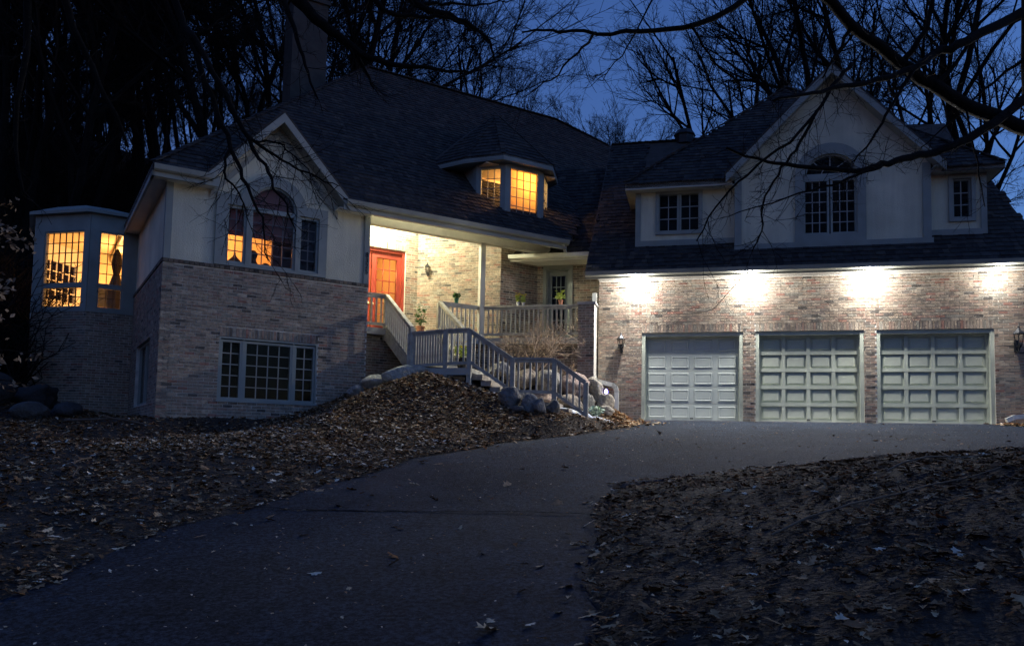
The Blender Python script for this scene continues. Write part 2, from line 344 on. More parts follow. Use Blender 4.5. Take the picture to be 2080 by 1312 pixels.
# driveway sheet
dm = MB(); rows = np.concatenate([np.arange(-38, -22, .8), np.arange(-22, 0.06, 0.12)]); NC = 40
for v in rows:
    a, b2 = float(uleft(v)), float(uright(v))
    for k in range(NC+1):
        u = a+(b2-a)*k/NC
        e = 0.02 if 0 < k < NC else -0.05
        z = float(zdrive(v))+e-0.02+0.008*math.sin(u*1.7+v)*math.sin(v*1.1)
        dm.v.append(G.P(u, min(v, 0.15), z)); dm.c.append((1, 1, 1))
dm.f = [(j*(NC+1)+i, j*(NC+1)+i+1, (j+1)*(NC+1)+i+1, (j+1)*(NC+1)+i) for j in range(len(rows)-1) for i in range(NC)]
dm.obj('driveway', M_['asphalt'], smooth=True, kind='structure')
# pale concrete strip along the garage doors and the long crack across the asphalt
cm = MB()
for a0, a1 in ((1.13, 3.60), (3.92, 6.40), (6.70, 9.22)): cm.box(G, a0, a1, -0.12, 0.25, 0.60, 0.757)
cm.obj('threshold_slab', M_['concrete'], kind='structure')
ck = MB(); rr = random.Random(3); vc = -12.9; pts = []
for i in range(41):
    u = -1.95+i*0.095; vv_ = vc+0.35*math.sin(u*0.9)+rr.uniform(-.03, .03)-u*0.12
    pts.append((u, vv_))
M_['crack'] = simple('crack_tar', (0.003, 0.003, 0.0035), 1.0, 0.2, 9); M_['crack'].node_tree.nodes['Principled BSDF'].inputs['Specular IOR Level'].default_value = 0
for (u0, v0), (u1, v1) in zip(pts[:-1], pts[1:]):
    w = rr.uniform(.008, .018)
    ck.add([G.P(u0, v0-w, float(zdrive(v0))+.012), G.P(u1, v1-w, float(zdrive(v1))+.012), G.P(u1, v1+w, float(zdrive(v1))+.014), G.P(u0, v0+w, float(zdrive(v0))+.014)], [(0, 1, 2, 3)])
ck.obj('driveway_crack', M_['crack'], kind='structure')

# ================================================================ THE HOUSE
house = thing('house', 'large brick and stucco house with shake roof, red front door and three-bay garage wing', 'house', (*G.P(0, 0, 0)[:2], GROUND))
BR = [(.28, .22, .18), (.31, .25, .205), (.26, .18, .15), (.24, .20, .17), (.23, .21, .185), (.35, .295, .245), (.26, .145, .12), (.18, .15, .135), (.095, .085, .08), (.29, .215, .18), (.25, .205, .17)]
BW = [9, 8, 5, 8, 7, 5, 3, 4, 2.2, 6, 8]
def brick_col():
    c = rnd.choices(BR, BW)[0]; k = rnd.uniform(.85, 1.15); return (c[0]*1.0*k, c[1]*.985*k, c[2]*.89*k)
_bm = MB(); _bm.hexa([(-.5, -.5, -.5), (.5, -.5, -.5), (.5, .5, -.5), (-.5, .5, -.5), (-.5, -.5, .5), (.5, -.5, .5), (.5, .5, .5), (-.5, .5, .5)])
BRICK_ME = _bm.mesh('brick', M_['brick1'])
CH = 0.0677
single_left = {'brick': 300, 'shake': 300}
def rects_minus(a0, a1, z0, z1, ops):
    xs = sorted({a0, a1, *[min(max(o[0], a0), a1) for o in ops], *[min(max(o[1], a0), a1) for o in ops]})
    zs = sorted({z0, z1, *[min(max(o[2], z0), z1) for o in ops], *[min(max(o[3], z0), z1) for o in ops]})
    out = []
    for x0, x1 in zip(xs[:-1], xs[1:]):
        for w0, w1 in zip(zs[:-1], zs[1:]):
            cx, cz = (x0+x1)/2, (w0+w1)/2
            if not any(o[0] < cx < o[1] and o[2] < cz < o[3] for o in ops): out.append((x0, x1, w0, w1))
    return out
def brick_wall(name, fr, a0, a1, z0, z1, ops=(), soldier=(), thick=0.22, single=None, parent=None, sills=True):
    wall = MB()
    for x0, x1, w0, w1 in rects_minus(a0, a1, z0, z1, ops): wall.box(fr, x0, x1, 0, thick, w0, w1)
    w = wall.obj(name, M_['mortar'], parent or house)
    bk = MB(); zone = list(ops)+[(o[0]-.0, o[1]+.0, o[3], o[3]+.205) for o in soldier]
    r = 0; z = z0
    while z+.03 < z1:
        zt = min(z+CH-.0107, z1-.002); off = (r % 2)*.1025+rnd.uniform(-.004, .004); x = a0-off
        while x < a1:
            x0, x1 = max(x, a0+.002), min(x+.1943, a1-.002); x += .205
            if x1-x0 < .025: continue
            segs = [(x0, x1)]
            for o in zone:
                if z+.03 > o[2] and z+.03 < o[3]:
                    ns = []
                    for p, q in segs:
                        if q <= o[0] or p >= o[1]: ns.append((p, q)); continue
                        if p < o[0]-.03: ns.append((p, o[0]-.002))
                        if q > o[1]+.03: ns.append((o[1]+.002, q))
                    segs = ns
            for p, q in segs:
                c = brick_col(); pr = rnd.uniform(.005, .011)
                if single and single_left['brick'] > 0 and single(p, z):
                    single_left['brick'] -= 1
                    inst(BRICK_ME, 'brick', w, fr.M((p+q)/2, (.01-pr)/2, (z+zt)/2) @ Matrix.Diagonal((q-p, pr+.01, zt-z, 1)), c)
                else: bk.box(fr, p, q, -pr, .01, z, zt, c)
        z += CH; r += 1
    for o in soldier:
        x = o[0]
        while x < o[1]-.03:
            bk.box(fr, x+.004, min(x+.061, o[1]), -rnd.uniform(.006, .012), .01, o[3]+.004, o[3]+.2, brick_col()); x += CH
    if bk.v: bk.obj('bricks', M_['brick'], w, kind='stuff')
    return w

# ---- windows
def rectbars(mb, fr, a0, a1, z0, z1, w, b0, b1, c=None):
    mb.box(fr, a0, a0+w, b0, b1, z0, z1); mb.box(fr, a1-w, a1, b0, b1, z0, z1)
    mb.box(fr, a0+w, a1-w, b0, b1, z0, z0+w); mb.box(fr, a0+w, a1-w, b0, b1, z1-w, z1)
def window(fr, a0, a1, z0, z1, cols, rows, b=0.05, fw=0.05, mw=0.02, fmat='frame', mmat='muntin', label=None, parent=None, name='window'):
    f = MB(); rectbars(f, fr, a0, a1, z0, z1, fw, b-.03, b+.07)
    w = f.obj(name, M_[fmat], parent or house)
    if label: w['label'] = label
    x0, x1, y0, y1 = a0+fw, a1-fw, z0+fw, z1-fw
    for i in range(1, cols):
        x = x0+(x1-x0)*i/cols; mb = MB(); mb.box(fr, x-mw/2, x+mw/2, b+.006, b+.034, y0, y1); mb.obj('muntin', M_[mmat], w)
    for j in range(1, rows):
        y = y0+(y1-y0)*j/rows; mb = MB(); mb.box(fr, x0, x1, b+.008, b+.032, y-mw/2, y+mw/2); mb.obj('muntin', M_[mmat], w)
    gp = MB(); px, pz = (x1-x0)/cols, (y1-y0)/rows
    gp.hexa([(-px/2, -.002, -pz/2), (px/2, -.002, -pz/2), (px/2, .002, -pz/2), (-px/2, .002, -pz/2), (-px/2, -.002, pz/2), (px/2, -.002, pz/2), (px/2, .002, pz/2), (-px/2, .002, pz/2)])
    me = gp.mesh('pane', M_['glass'])
    for i in range(cols):
        for j in range(rows): inst(me, 'pane', w, fr.M(x0+px*(i+.5), b+.02, y0+pz*(j+.5)))
    return w
def room(fr, a0, a1, b0, b1, z0, z1, m='wall_in', name='interior_room', t=.06, front=True):
    r = MB()
    r.box(fr, a0-t, a1+t, b1, b1+t, z0-t, z1+t); r.box(fr, a0-t, a0, b0, b1, z0-t, z1+t); r.box(fr, a1, a1+t, b0, b1, z0-t, z1+t)
    r.box(fr, a0, a1, b0, b1, z0-t, z0); r.box(fr, a0, a1, b0, b1, z1, z1+t)
    return r.obj(name, M_[m], house)
def lamp(name, p, power, colr, rad=0.08, typ='POINT', rot=None, cone=None, blend=.5, parent=None):
    d = bpy.data.lights.new(name, typ); d.energy = power; d.color = colr; d.shadow_soft_size = rad
    if typ == 'SPOT': d.spot_size = cone; d.spot_blend = blend
    o = bpy.data.objects.new(name, d); col.objects.link(o)
    if parent is not None: o.parent = parent; o.location = Vector(p)-worigin(parent)
    else: o.location = p
    if rot is not None: o.rotation_euler = rot
    return o

# ---- brick walls -------------------------------------------------
DOORS = [(1.12, 3.61), (3.91, 6.41), (6.69, 9.23)]
gops = [(a, b_, 0.2, 2.985) for a, b_ in DOORS]
brick_wall('garage_wall', G, 0, 10.35, .55, 4.36, gops, gops, single=lambda p, z: p > 9.25 and z < 3.9)
brick_wall('left_wing_wall', L, 0, 4.53, .25, 3.72, [(1.2, 3.36, .87, 2.26)], [(1.2, 3.36, .87, 2.26)], single=lambda p, z: p < 1.2 and z > .85)
SW = Fr(L.P(0, 7.5, 0), (0.51926, -0.85461))
brick_wall('side_wall', SW, 2.2, 7.5, .25, 3.72, [(3.6, 6.1, .80, 2.3)])
MBAY = L.P(-1.1, 5.2, 0); B1 = Fr(MBAY, L.d); B2 = Fr(Fr(MBAY, G.d).P(-1.70, 0, 0), G.d); B3 = Fr(Fr(B2.o, SW.d).P(-1.75, 0, 0), SW.d)
brick_wall('bay_wall', B1, 0, 1.1, .3, 3.25)
brick_wall('bay_wall', B2, 0, 1.70, .3, 3.25)
brick_wall('bay_wall', B3, 0, 1.75, .3, 3.25)
DW = Fr(L.P(4.53, 2.85, 0), L.d)
brick_wall('porch_wall', DW, 0, 2.55, 2.6, 6.80, [(.22, 2.18, 2.6, 5.48)], [(.22, 2.18, 2.6, 5.48)])
C1 = L.P(7.08, 2.85, 0); W8 = Fr(C1, G.d); C2 = W8.P(2.46, 0, 0); W9 = Fr(C2, L.d); C3 = W9.P(1.23, 0, 0); W10 = Fr(C3, G.d)
brick_wall('porch_wall', W8, 0, 2.46, 2.2, 6.80)
brick_wall('porch_wall', W9, 0, 1.23, 2.2, 6.80)
brick_wall('porch_wall', W10, 0, 2.4, 2.2, 5.45, [(.27, .93, 2.8, 5.10)])
POST = L.P(7.9, .52, 0); DK2 = Fr(POST, G.d)
brick_wall('deck_foundation_wall', L.sub(4.53, .68), 0, 3.40, .7, 2.70)
brick_wall('deck_foundation_wall', DK2.sub(-.02, .16), 0, 2.75, .7, 2.70)
pier_u = G.loc(*DK2.P(2.68, 0, 0)[:2])
PR = G.sub(-.46, -.52)
brick_wall('pier_wall', PR, 0, .42, .7, 3.66, thick=.5)
pc = MB(); pc.box(PR, -.03, .45, -.03, .53, 3.665, 3.73); pc.obj('pier_cap', M_['concrete'], house)
# rowlock cap along the top of the left wing brick
rl = MB()
for fr, n0, n1 in ((L, 0, 4.53), (SW, 2.3, 7.5)):
    x = n0
    while x < n1-.05:
        rl.box(fr, x+.004, min(x+.098, n1), -.028, .06, 3.722, 3.798, tuple(c*.5 for c in brick_col())); x += .103
rl.obj('rowlock_cap', M_['brick'], house, kind='stuff')
# ---- left wing stucco storey --------------------------------------
st = MB()
PALA = (1.24, 3.29); PZ0, PZ1 = 3.88, 5.15
ARC, AHW, AZ = 2.245, 0.52, 5.15    # arch centre, half width, spring line; rise .56
def arch_pts(c, hw, z0, rise, n=20): return [(c-hw*math.cos(math.pi*i/n), z0+rise*math.sin(math.pi*i/n)) for i in range(n+1)]
for r in rects_minus(0, 4.47, 3.80, 5.15, [(1.24, 3.29, 3.88, 5.15)]): st.box(L, r[0], r[1], .03, .2, r[2], r[3])
def wall_poly(mb, fr, pts, b0, b1):
    mb.prism([fr.P(a, b0, z) for a, z in pts], [fr.P(a, b1, z) for a, z in pts])
ap = arch_pts(ARC, AHW, AZ, .56)
# gable above the window, split left and right of the arch
gl = [(0, 5.15), (1.725, 5.15)]+ap[1:11]+[(ARC, 7.30), (.75, 5.72), (0, 5.72)]
gr = [(ARC, 7.30)]+ap[10:20]+[(2.765, 5.15), (4.47, 5.15), (4.47, 5.72), (3.85, 5.72)]
wall_poly(st, L, gl, .03, .2); wall_poly(st, L, gr, .03, .2)
st.box(SW, 2.3, 7.35, .03, .2, 3.80, 5.72)
st.obj('stucco_wall', M_['stucco'], house)
# corner boards and number board
tb = MB(); tb.box(L, .0, .14, -.0, .03, 3.80, 5.45); tb.box(SW, 7.36, 7.53, -.0, .03, 3.80, 5.45); tb.obj('corner_board', M_['trim'], house)
tb = MB(); tb.box(L, 4.40, 4.535, -.01, .28, 3.80, 5.45); tb.obj('corner_board', M_['trim'], house)
fc = bpy.data.curves.new('house_number', 'FONT'); fc.body = '8\n3\n2\n5'; fc.size = .165; fc.extrude = .008; fc.align_x = 'CENTER'; fc.space_line = .82
fc.materials.append(M_['dark_furn']); ft = bpy.data.objects.new('number_text', fc); col.objects.link(ft); bpy.context.view_layer.update()
fme = bpy.data.meshes.new_from_object(ft.evaluated_get(bpy.context.evaluated_depsgraph_get())); bpy.data.objects.remove(ft)
fo = bpy.data.objects.new('house_number', fme); col.objects.link(fo); fo.parent = house
fo.matrix_local = Matrix.Translation(-worigin(house)) @ L.M(4.468, -.02, 4.44) @ Matrix.Rotation(math.pi/2, 4, 'X')
# Palladian window: casing, three sashes, arched light
cs = MB()
for r in rects_minus(1.01, 3.48, 3.81, 5.38, [(1.24, 3.29, 3.88, 5.16), (1.72, 2.77, 5.0, 5.5)]): cs.box(L, r[0], r[1], -.03, .035, r[2], r[3])
ao = arch_pts(ARC, .76, 5.16, .80); ai = arch_pts(ARC, .52, 5.16, .555)
for i in range(20):
    q = [ao[i], ao[i+1], ai[i+1], ai[i]]
    if max(ao[i][1], ao[i+1][1]) < 5.385 and False: continue
    cs.prism([L.P(a, -.035, z) for a, z in q], [L.P(a, .034, z) for a, z in q])
cs.box(L, 1.66, 1.75, -.025, .1, 3.88, 5.16); cs.box(L, 2.755, 2.835, -.025, .1, 3.88, 5.16)
cs.obj('window_casing', M_['trim'], house)
window(L, 1.24, 1.66, 3.88, 5.15, 2, 5, mmat='mullion')
wm = window(L, 1.75, 2.755, 3.88, 5.15, 4, 5, mmat='mullion')
window(L, 2.835, 3.29, 3.88, 5.15, 2, 5, mmat='mullion')
af = MB(); a2 = arch_pts(ARC, .47, 5.19, .49)
for i in range(20):
    q = [ai[i], ai[i+1], a2[i+1], a2[i]]; af.prism([L.P(a, .02, z) for a, z in q], [L.P(a, .12, z) for a, z in q])
af.box(L, 1.73, 2.76, .02, .12, 5.15, 5.20)
aw = af.obj('arched_window', M_['frame'], house)
ag = MB(); ag.prism([L.P(a, .068, z) for a, z in a2], [L.P(a, .072, z) for a, z in a2]); ag.obj('pane', M_['glass'], aw)
# shades, partition, room
sh = MB(); sh.box(L, 1.25, 1.66, .15, .158, 4.53, 5.14); sh.obj('roller_shade', M_['shade_red'], house)
sh = MB(); sh.box(L, 1.74, 2.76, .15, .158, 4.53, 5.14); a3 = arch_pts(ARC, .62, 5.14, .80); sh.prism([L.P(a, .15, z) for a, z in a3], [L.P(a, .158, z) for a, z in a3]); sh.obj('roller_shade', M_['shade_red'], house)
room(L, .35, 4.2, .21, 3.6, 3.82, 6.0)
pt = MB(); pt.box(L, 2.36, 4.19, .42, .47, 3.83, 5.99); pt.box(L, 2.70, 4.19, .165, .175, 3.83, 5.2); pt.obj('curtain', M_['curtain'], house)
lamp('front_room_lamp', L.P(1.3, 2.2, 5.6), 20, (1.0, .46, .15), .15)
# lower window, side window
window(L, 1.235, 1.70, .90, 2.20, 2, 5, b=.07); window(L, 1.74, 2.80, .90, 2.20, 4, 5, b=.07); window(L, 2.84, 3.325, .90, 2.20, 2, 5, b=.07)
lw = MB(); rectbars(lw, L, 1.2, 3.36, .865, 2.255, .035, .0, .2); lw.box(L, 1.70, 1.74, .03, .2, .9, 2.22); lw.box(L, 2.80, 2.84, .03, .2, .9, 2.22); lw.box(L, 1.18, 3.38, -.03, .03, .845, .885); lw.obj('window_casing', M_['frame'], house)
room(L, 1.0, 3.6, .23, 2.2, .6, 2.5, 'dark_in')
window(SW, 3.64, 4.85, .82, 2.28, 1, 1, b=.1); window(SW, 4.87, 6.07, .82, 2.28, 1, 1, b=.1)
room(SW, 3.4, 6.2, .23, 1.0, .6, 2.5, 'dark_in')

# ---- bay ---------------------------------------------------------
def bay_face(fr, w, wa0, wa1, name='bay_window'):
    t = MB()
    for r in rects_minus(0, w, 3.25, 5.82, [(wa0, wa1, 3.36, 5.38)]): t.box(fr, r[0], r[1], -.02, .1, r[2], r[3])
    t.obj('bay_trim', M_['trim'], house)
    window(fr, wa0, wa1, 3.36, 3.92, max(2, round((wa1-wa0)/.22)), 2, b=.03, fw=.035, mw=.018, mmat='dark_furn', fmat='trim')
    window(fr, wa0, wa1, 3.98, 5.38, max(2, round((wa1-wa0)/.22)), 5, b=.03, fw=.035, mw=.018, mmat='dark_furn', fmat='trim')
    t = MB(); t.box(fr, wa0, wa1, 0, .1, 3.92, 3.98); t.obj('window_rail', M_['trim'], house)
bay_face(B1, 1.22, .22, .81); bay_face(B2, 1.70, .30, 1.54)
# far sides of the bay, seen from inside through the glass
B4 = L.sub(-1.1, 9.35, -3*Q); B5 = L.sub(0, 9.35, math.pi)
for fr, wd, w0, w1 in ((B3, 1.75, .2, 1.55), (B4, 1.70, .2, 1.5)):
    t = MB()
    for r in rects_minus(0, wd, 3.0, 5.82, [(w0, w1, 3.2, 5.15)]): t.box(fr, r[0], r[1], -.02, .1, r[2], r[3])
    t.obj('bay_trim', M_['white_in'], house)
    window(fr, w0, w1, 3.2, 3.76, 5, 2, b=.03, fw=.06, mw=.03, mmat='white_in', fmat='white_in')
    window(fr, w0, w1, 3.92, 5.15, 5, 4, b=.03, fw=.06, mw=.03, mmat='white_in', fmat='white_in')
    t = MB(); t.box(fr, w0, w1, 0, .1, 3.76, 3.92); t.obj('window_rail', M_['white_in'], house)
t = MB(); t.box(B5, 0, 1.1, -.02, .1, 3.0, 5.82); t.obj('bay_trim', M_['wall_in'], house)
bo = [B1.P(1.10, -.16, 0), B1.P(-.08, -.16, 0), B2.P(-.08, -.16, 0), B3.P(-.08, -.16, 0), L.P(-1.1, 9.5, 0), L.P(0, 9.5, 0)]
pb = [(p[0], p[1]) for p in bo]
br = MB(); br.prism([(x, y, 5.82) for x, y in pb][::-1], [(x, y, 5.90) for x, y in pb][::-1])
cxy = (sum(x for x, y in pb)/6, sum(y for x, y in pb)/6)
br.prism([(x, y, 5.90) for x, y in pb][::-1], [(x+(cxy[0]-x)*.5, y+(cxy[1]-y)*.5, 6.25) for x, y in pb][::-1]); br.obj('bay_roof', M_['trim'], house)
# bay room
bi = [L.P(2.6, 5.25, 0), L.P(-1.05, 5.25, 0), B2.P(.05, .05, 0), B3.P(.05, .05, 0), L.P(-1.1, 9.3, 0), L.P(2.6, 9.3, 0)]
rm = MB(); poly = [(p[0], p[1]) for p in bi]
rm.prism([(x, y, 5.60) for x, y in poly][::-1], [(x, y, 5.66) for x, y in poly][::-1]); rm.prism([(x, y, 3.0) for x, y in poly][::-1], [(x, y, 3.06) for x, y in poly][::-1])
rm.obj('interior_room', M_['wall_in'], house)
rm = MB(); rm.box(L, 0.0, 2.6, 9.3, 9.4, 3.06, 5.6); rm.box(L, 2.55, 2.6, 5.3, 9.3, 3.06, 5.6); rm.box(L, .21, 2.5, 5.22, 5.28, 3.06, 5.6); rm.obj('interior_wall', M_['wall_in'], house)
lamp('bay_room_lamp', L.P(-.1, 7.6, 4.6), 26, (1.0, .50, .17), .15)
cl_ = MB(); cl_.tube([L.P(-.95, 7.0, 5.6), L.P(-.95, 7.0, 5.15)], .015, 6); cl_.lathe(L.P(-.95, 7.0, 4.95), [(.03, 0), (.20, .05), (.22, .10), (.06, .16), (.03, .22)], 12); cl_.obj('chandelier', M_['dark_furn'], house)
pf_ = MB(); pf_.box(B5, .25, .75, .1, .14, 4.0, 4.6); pf_.obj('wall_picture', M_['dark_furn'], house)
ch = MB(); ch.lathe(L.P(-.38, 6.1, 3.06), [(.10, 0), (.12, .4), (.20, .5), (.22, .95), (.08, 1.4), (.14, 1.7), (.10, 1.95), (.03, 2.1)], 12); ch.obj('draped_curtain', M_['curtain'], house)

# ---- main roof of the left wing ------------------------------------
SHK = [(.036, .034, .032), (.033, .031, .029), (.041, .038, .035), (.028, .027, .026), (.052, .045, .038), (.023, .022, .022)]
_sm = MB(); _sm.hexa([(-.5, -.5, -.5), (.5, -.5, -.5), (.5, .5, -.5), (-.5, .5, -.5), (-.5, -.5, .5), (.5, -.5, .5), (.5, .5, .5), (-.5, .5, .5)])
SHAKE_ME = _sm.mesh('shingle', M_['shake1'])
def inpoly(x, y, poly):
    r = False; j = len(poly)-1
    for i in range(len(poly)):
        (xi, yi), (xj, yj) = poly[i], poly[j]
        if (yi > y) != (yj > y) and x < (xj-xi)*(y-yi)/(yj-yi)+xi: r = not r
        j = i
    return r
def roof(name, fr, poly, z0, b0, k, expo=.19, shakes=True, thick=.14, single=None, deckmat='roofdeck'):
    """poly: plan polygon in the frame (a, b); surface z = z0 + k (b - b0)"""
    zf = lambda b: z0+k*(b-b0)
    d = MB(); d.prism([fr.P(a, b, zf(b)-thick) for a, b in poly], [fr.P(a, b, zf(b)-.02) for a, b in poly])
    ro = d.obj(name, M_[deckmat], house)
    if not shakes: return ro
    nl = math.sqrt(1+k*k); sb = MB(); amin, amax = min(p[0] for p in poly), max(p[0] for p in poly); bmin, bmax = min(p[1] for p in poly), max(p[1] for p in poly)
    db = expo/nl; b = bmin-.03; r = 0
    cb, sn = 1/nl, k/nl       # along slope: (db, dz) = (cb, sn)
    while b < bmax:
        a = amin-rnd.uniform(0, .15)
        while a < amax:
            w = rnd.uniform(.10, .22); ac = a+w/2
            if inpoly(ac, b+.05, poly) or inpoly(ac, b+db*.8, poly):
                a0, a1 = max(a+.003, amin-.02), min(a+w-.003, amax+.02)
                if a1-a0 > .03:
                    jit = rnd.uniform(-.022, .012); th = rnd.uniform(.018, .034); lnn = expo*1.12
                    bb = b+jit*cb; zb = zf(b)+jit*sn
                    be, zee = bb+lnn*cb, zb+lnn*sn
                    nb, nz = -sn, cb
                    c = rnd.choice(SHK); kk = rnd.uniform(.75, 1.25); c = tuple(x*kk for x in c)
                    if single and single_left['shake'] > 0 and single(ac, b):
                        single_left['shake'] -= 1
                        cen = Vector(fr.P((a0+a1)/2, (bb+be)/2+nb*th/2, (zb+zee)/2+nz*th/2))
                        ex = Vector((fr.d[0], fr.d[1], 0)); ey = Vector((fr.i[0]*cb, fr.i[1]*cb, sn)); ez = ex.cross(ey)
                        # tilt the butt end up
                        ey = (ey*lnn-ez*th*.7).normalized(); ez = ex.cross(ey)
                        Mx = Matrix(((ex.x, ey.x, ez.x, cen.x), (ex.y, ey.y, ez.y, cen.y), (ex.z, ey.z, ez.z, cen.z), (0, 0, 0, 1)))
                        inst(SHAKE_ME, 'shingle', ro, Mx @ Matrix.Diagonal((a1-a0, lnn, th*.8, 1)), c)
                    else:
                        P = fr.P
                        sb.hexa([P(a0, bb, zb-.015), P(a1, bb, zb-.015), P(a1, be, zee-.012), P(a0, be, zee-.012),
                                 P(a0, bb+nb*th, zb+nz*th), P(a1, bb+nb*th, zb+nz*th), P(a1, be+nb*.006, zee+nz*.006), P(a0, be+nb*.006, zee+nz*.006)], c)
            a += w
        b += db; r += 1
    if sb.v: sb.obj('shingles', M_['shake'], ro, kind='stuff')
    return ro
K = .96; ZE = 5.65
lpoly = [(-.33, -.35), (.80, -.35), (2.30, 1.40), (3.80, -.35), (10.07, -.35), (10.75, .2), (11.37, 1.0), (11.62, 2.0), (11.95, 3.1), (14.3, 3.3), (17.3, 5.0), (16.4, 5.85), (14.47, 6.8), (6.8, 6.8)]
roof('main_roof', L, lpoly, ZE, -.35, K, single=lambda a, b: a > 8.2 and b < 1.35 and b > -.4)
# left hip face, seen edge-on, and rear faces without shakes
HL = Fr(L.P(-.33, 13.9, 0), SW.d)
roof('hip_roof', HL, [(0, 0), (14.25, 0), (7.12, 7.13)], ZE, 0, K, expo=.3, shakes=False)
BK = Fr(L.P(16, 13.95, 0), (-L.d[0], -L.d[1]))
roof('rear_roof', BK, [(-2, 0), (16.33, 0), (9.2, 7.12), (1.6, 7.12)], ZE, 0, K, shakes=False)
# hip and ridge caps
cp = MB()
def caps(mb, p0, p1, n, w=.16):
    p0 = Vector(p0); p1 = Vector(p1)
    for i in range(n):
        a = p0.lerp(p1, i/n); b = p0.lerp(p1, (i+1.2)/n); a.z += .03; b.z += .005
        c = rnd.choice(SHK); mb.beam(a, b, w, .03, c)
caps(cp, L.P(-.33, -.35, ZE+.02), L.P(6.8, 6.8, 12.53), 52); caps(cp, L.P(6.8, 6.8, 12.55), L.P(14.47, 6.8, 12.55), 40); caps(cp, L.P(14.47, 6.8, 12.55), L.P(16.24, 5.85, 11.62), 12)
cp.obj('ridge_caps', M_['shake'], house, kind='stuff')
# eave fascia, gutter and soffits
ev = MB(); ev.box(L, -.33, 1.0, -.33, -.28, 5.40, 5.64); ev.box(L, 3.75, 10.05, -.33, -.28, 5.40, 5.64); ev.box(SW, 7.5-.0, 7.83, -.33, -.28, 5.40, 5.64)
ev.box(SW, -6.0, 7.83, -.33, -.28, 5.40, 5.64)
ev.obj('fascia_board', M_['gutter'], house)
for a0, a1 in ((3.80, 10.07), (-.30, .85)):
    gu = MB()
    gu.prism([L.P(a0, -.33, 5.50), L.P(a0, -.33, 5.63), L.P(a0, -.45, 5.63), L.P(a0, -.43, 5.53), L.P(a0, -.39, 5.50)][::-1], [L.P(a1, -.33, 5.50), L.P(a1, -.33, 5.63), L.P(a1, -.45, 5.63), L.P(a1, -.43, 5.53), L.P(a1, -.39, 5.50)][::-1]); gu.obj('gutter', M_['gutter'], house)
sf = MB(); sf.box(L, -.3, .95, -.29, .03, 5.43, 5.455); sf.obj('soffit', M_['soffit'], house)
sf = MB(); sf.box(L, 3.65, 4.50, -.29, .03, 5.43, 5.455); sf.obj('soffit', M_['soffit'], house)
sf = MB(); sf.box(SW, -.3, 7.5, -.29, .03, 5.43, 5.455); sf.obj('soffit', M_['soffit'], house); sf = MB()
sf.prism([L.P(4.40, -.25, 5.45), L.P(10.0, -.25, 5.45), L.P(10.0, 1.15, 6.80), L.P(4.40, 1.15, 6.80)], [L.P(4.40, -.25, 5.49), L.P(10.0, -.25, 5.49), L.P(10.0, 1.15, 6.84), L.P(4.40, 1.15, 6.84)])
sf.prism([L.P(4.40, 1.15, 6.80), L.P(10.0, 1.15, 6.80), L.P(10.0, 3.2, 6.80), L.P(4.40, 3.2, 6.80)], [L.P(4.40, 1.15, 6.84), L.P(10.0, 1.15, 6.84), L.P(10.0, 3.2, 6.84), L.P(4.40, 3.2, 6.84)])
sf.prism([L.P(4.33, -.25, 5.44), L.P(4.33, 3.2, 5.44), L.P(4.33, 3.2, 6.83), L.P(4.33, 1.15, 6.83)], [L.P(4.40, -.25, 5.44), L.P(4.40, 3.2, 5.44), L.P(4.40, 3.2, 6.83), L.P(4.40, 1.15, 6.83)])
sf.obj('porch_ceiling', M_['soffit'], house)
bmn = MB(); bmn.box(L, 4.53, 10.0, .40, .62, 5.40, 5.63); bmn.box(L, 4.53, 10.05, -.275, -.22, 5.40, 5.60); bmn.obj('porch_beam', M_['trim_light'], house)
po = MB(); po.box(L, 7.83, 7.97, .45, .59, 2.80, 5.42); po.obj('porch_post', M_['trim_light'], house)
# front gable
gs = MB()
def rake(mb, fr, c, hw, zb, za, b0, b1, t, drop=0.0):
    for sgn in (-1, 1):
        lo, hi = (c+sgn*hw, zb), (c, za)
        q = [lo, hi, (hi[0], hi[1]-t), (lo[0], lo[1]-t)]
        if sgn > 0: q = q[::-1]
        mb.prism([fr.P(a, b0, z-drop) for a, z in q][::-1], [fr.P(a, b1, z-drop) for a, z in q][::-1])
rake(gs, L, 2.30, 1.62, 5.66, 7.40, -.35, 2.2, .10); gs.obj('gable_roof', M_['roofdeck'], house)
rk = MB(); rake(rk, L, 2.30, 1.60, 5.60, 7.325, -.37, -.31, .21); rake(rk, L, 2.30, 1.55, 5.52, 7.20, -.30, .03, .03, .03); rake(rk, L, 2.30, 1.42, 5.30, 6.98, -.0, .03, .16, -.10)
rk.obj('rake_board', M_['gutter'], house)
# chimney
cm = MB(); cm.box(L, 4.62, 5.80, 8.0, 9.0, 9.5, 14.9); cm.box(L, 4.55, 5.87, 7.93, 9.07, 14.9, 15.05); cm.box(L, 4.9, 5.5, 8.3, 8.7, 15.05, 15.35)
cm.obj('chimney', simple('chimney_render', (0.055, 0.055, 0.05), 0.9, 0.2, 3, 30, 0.5, 0.01), house)

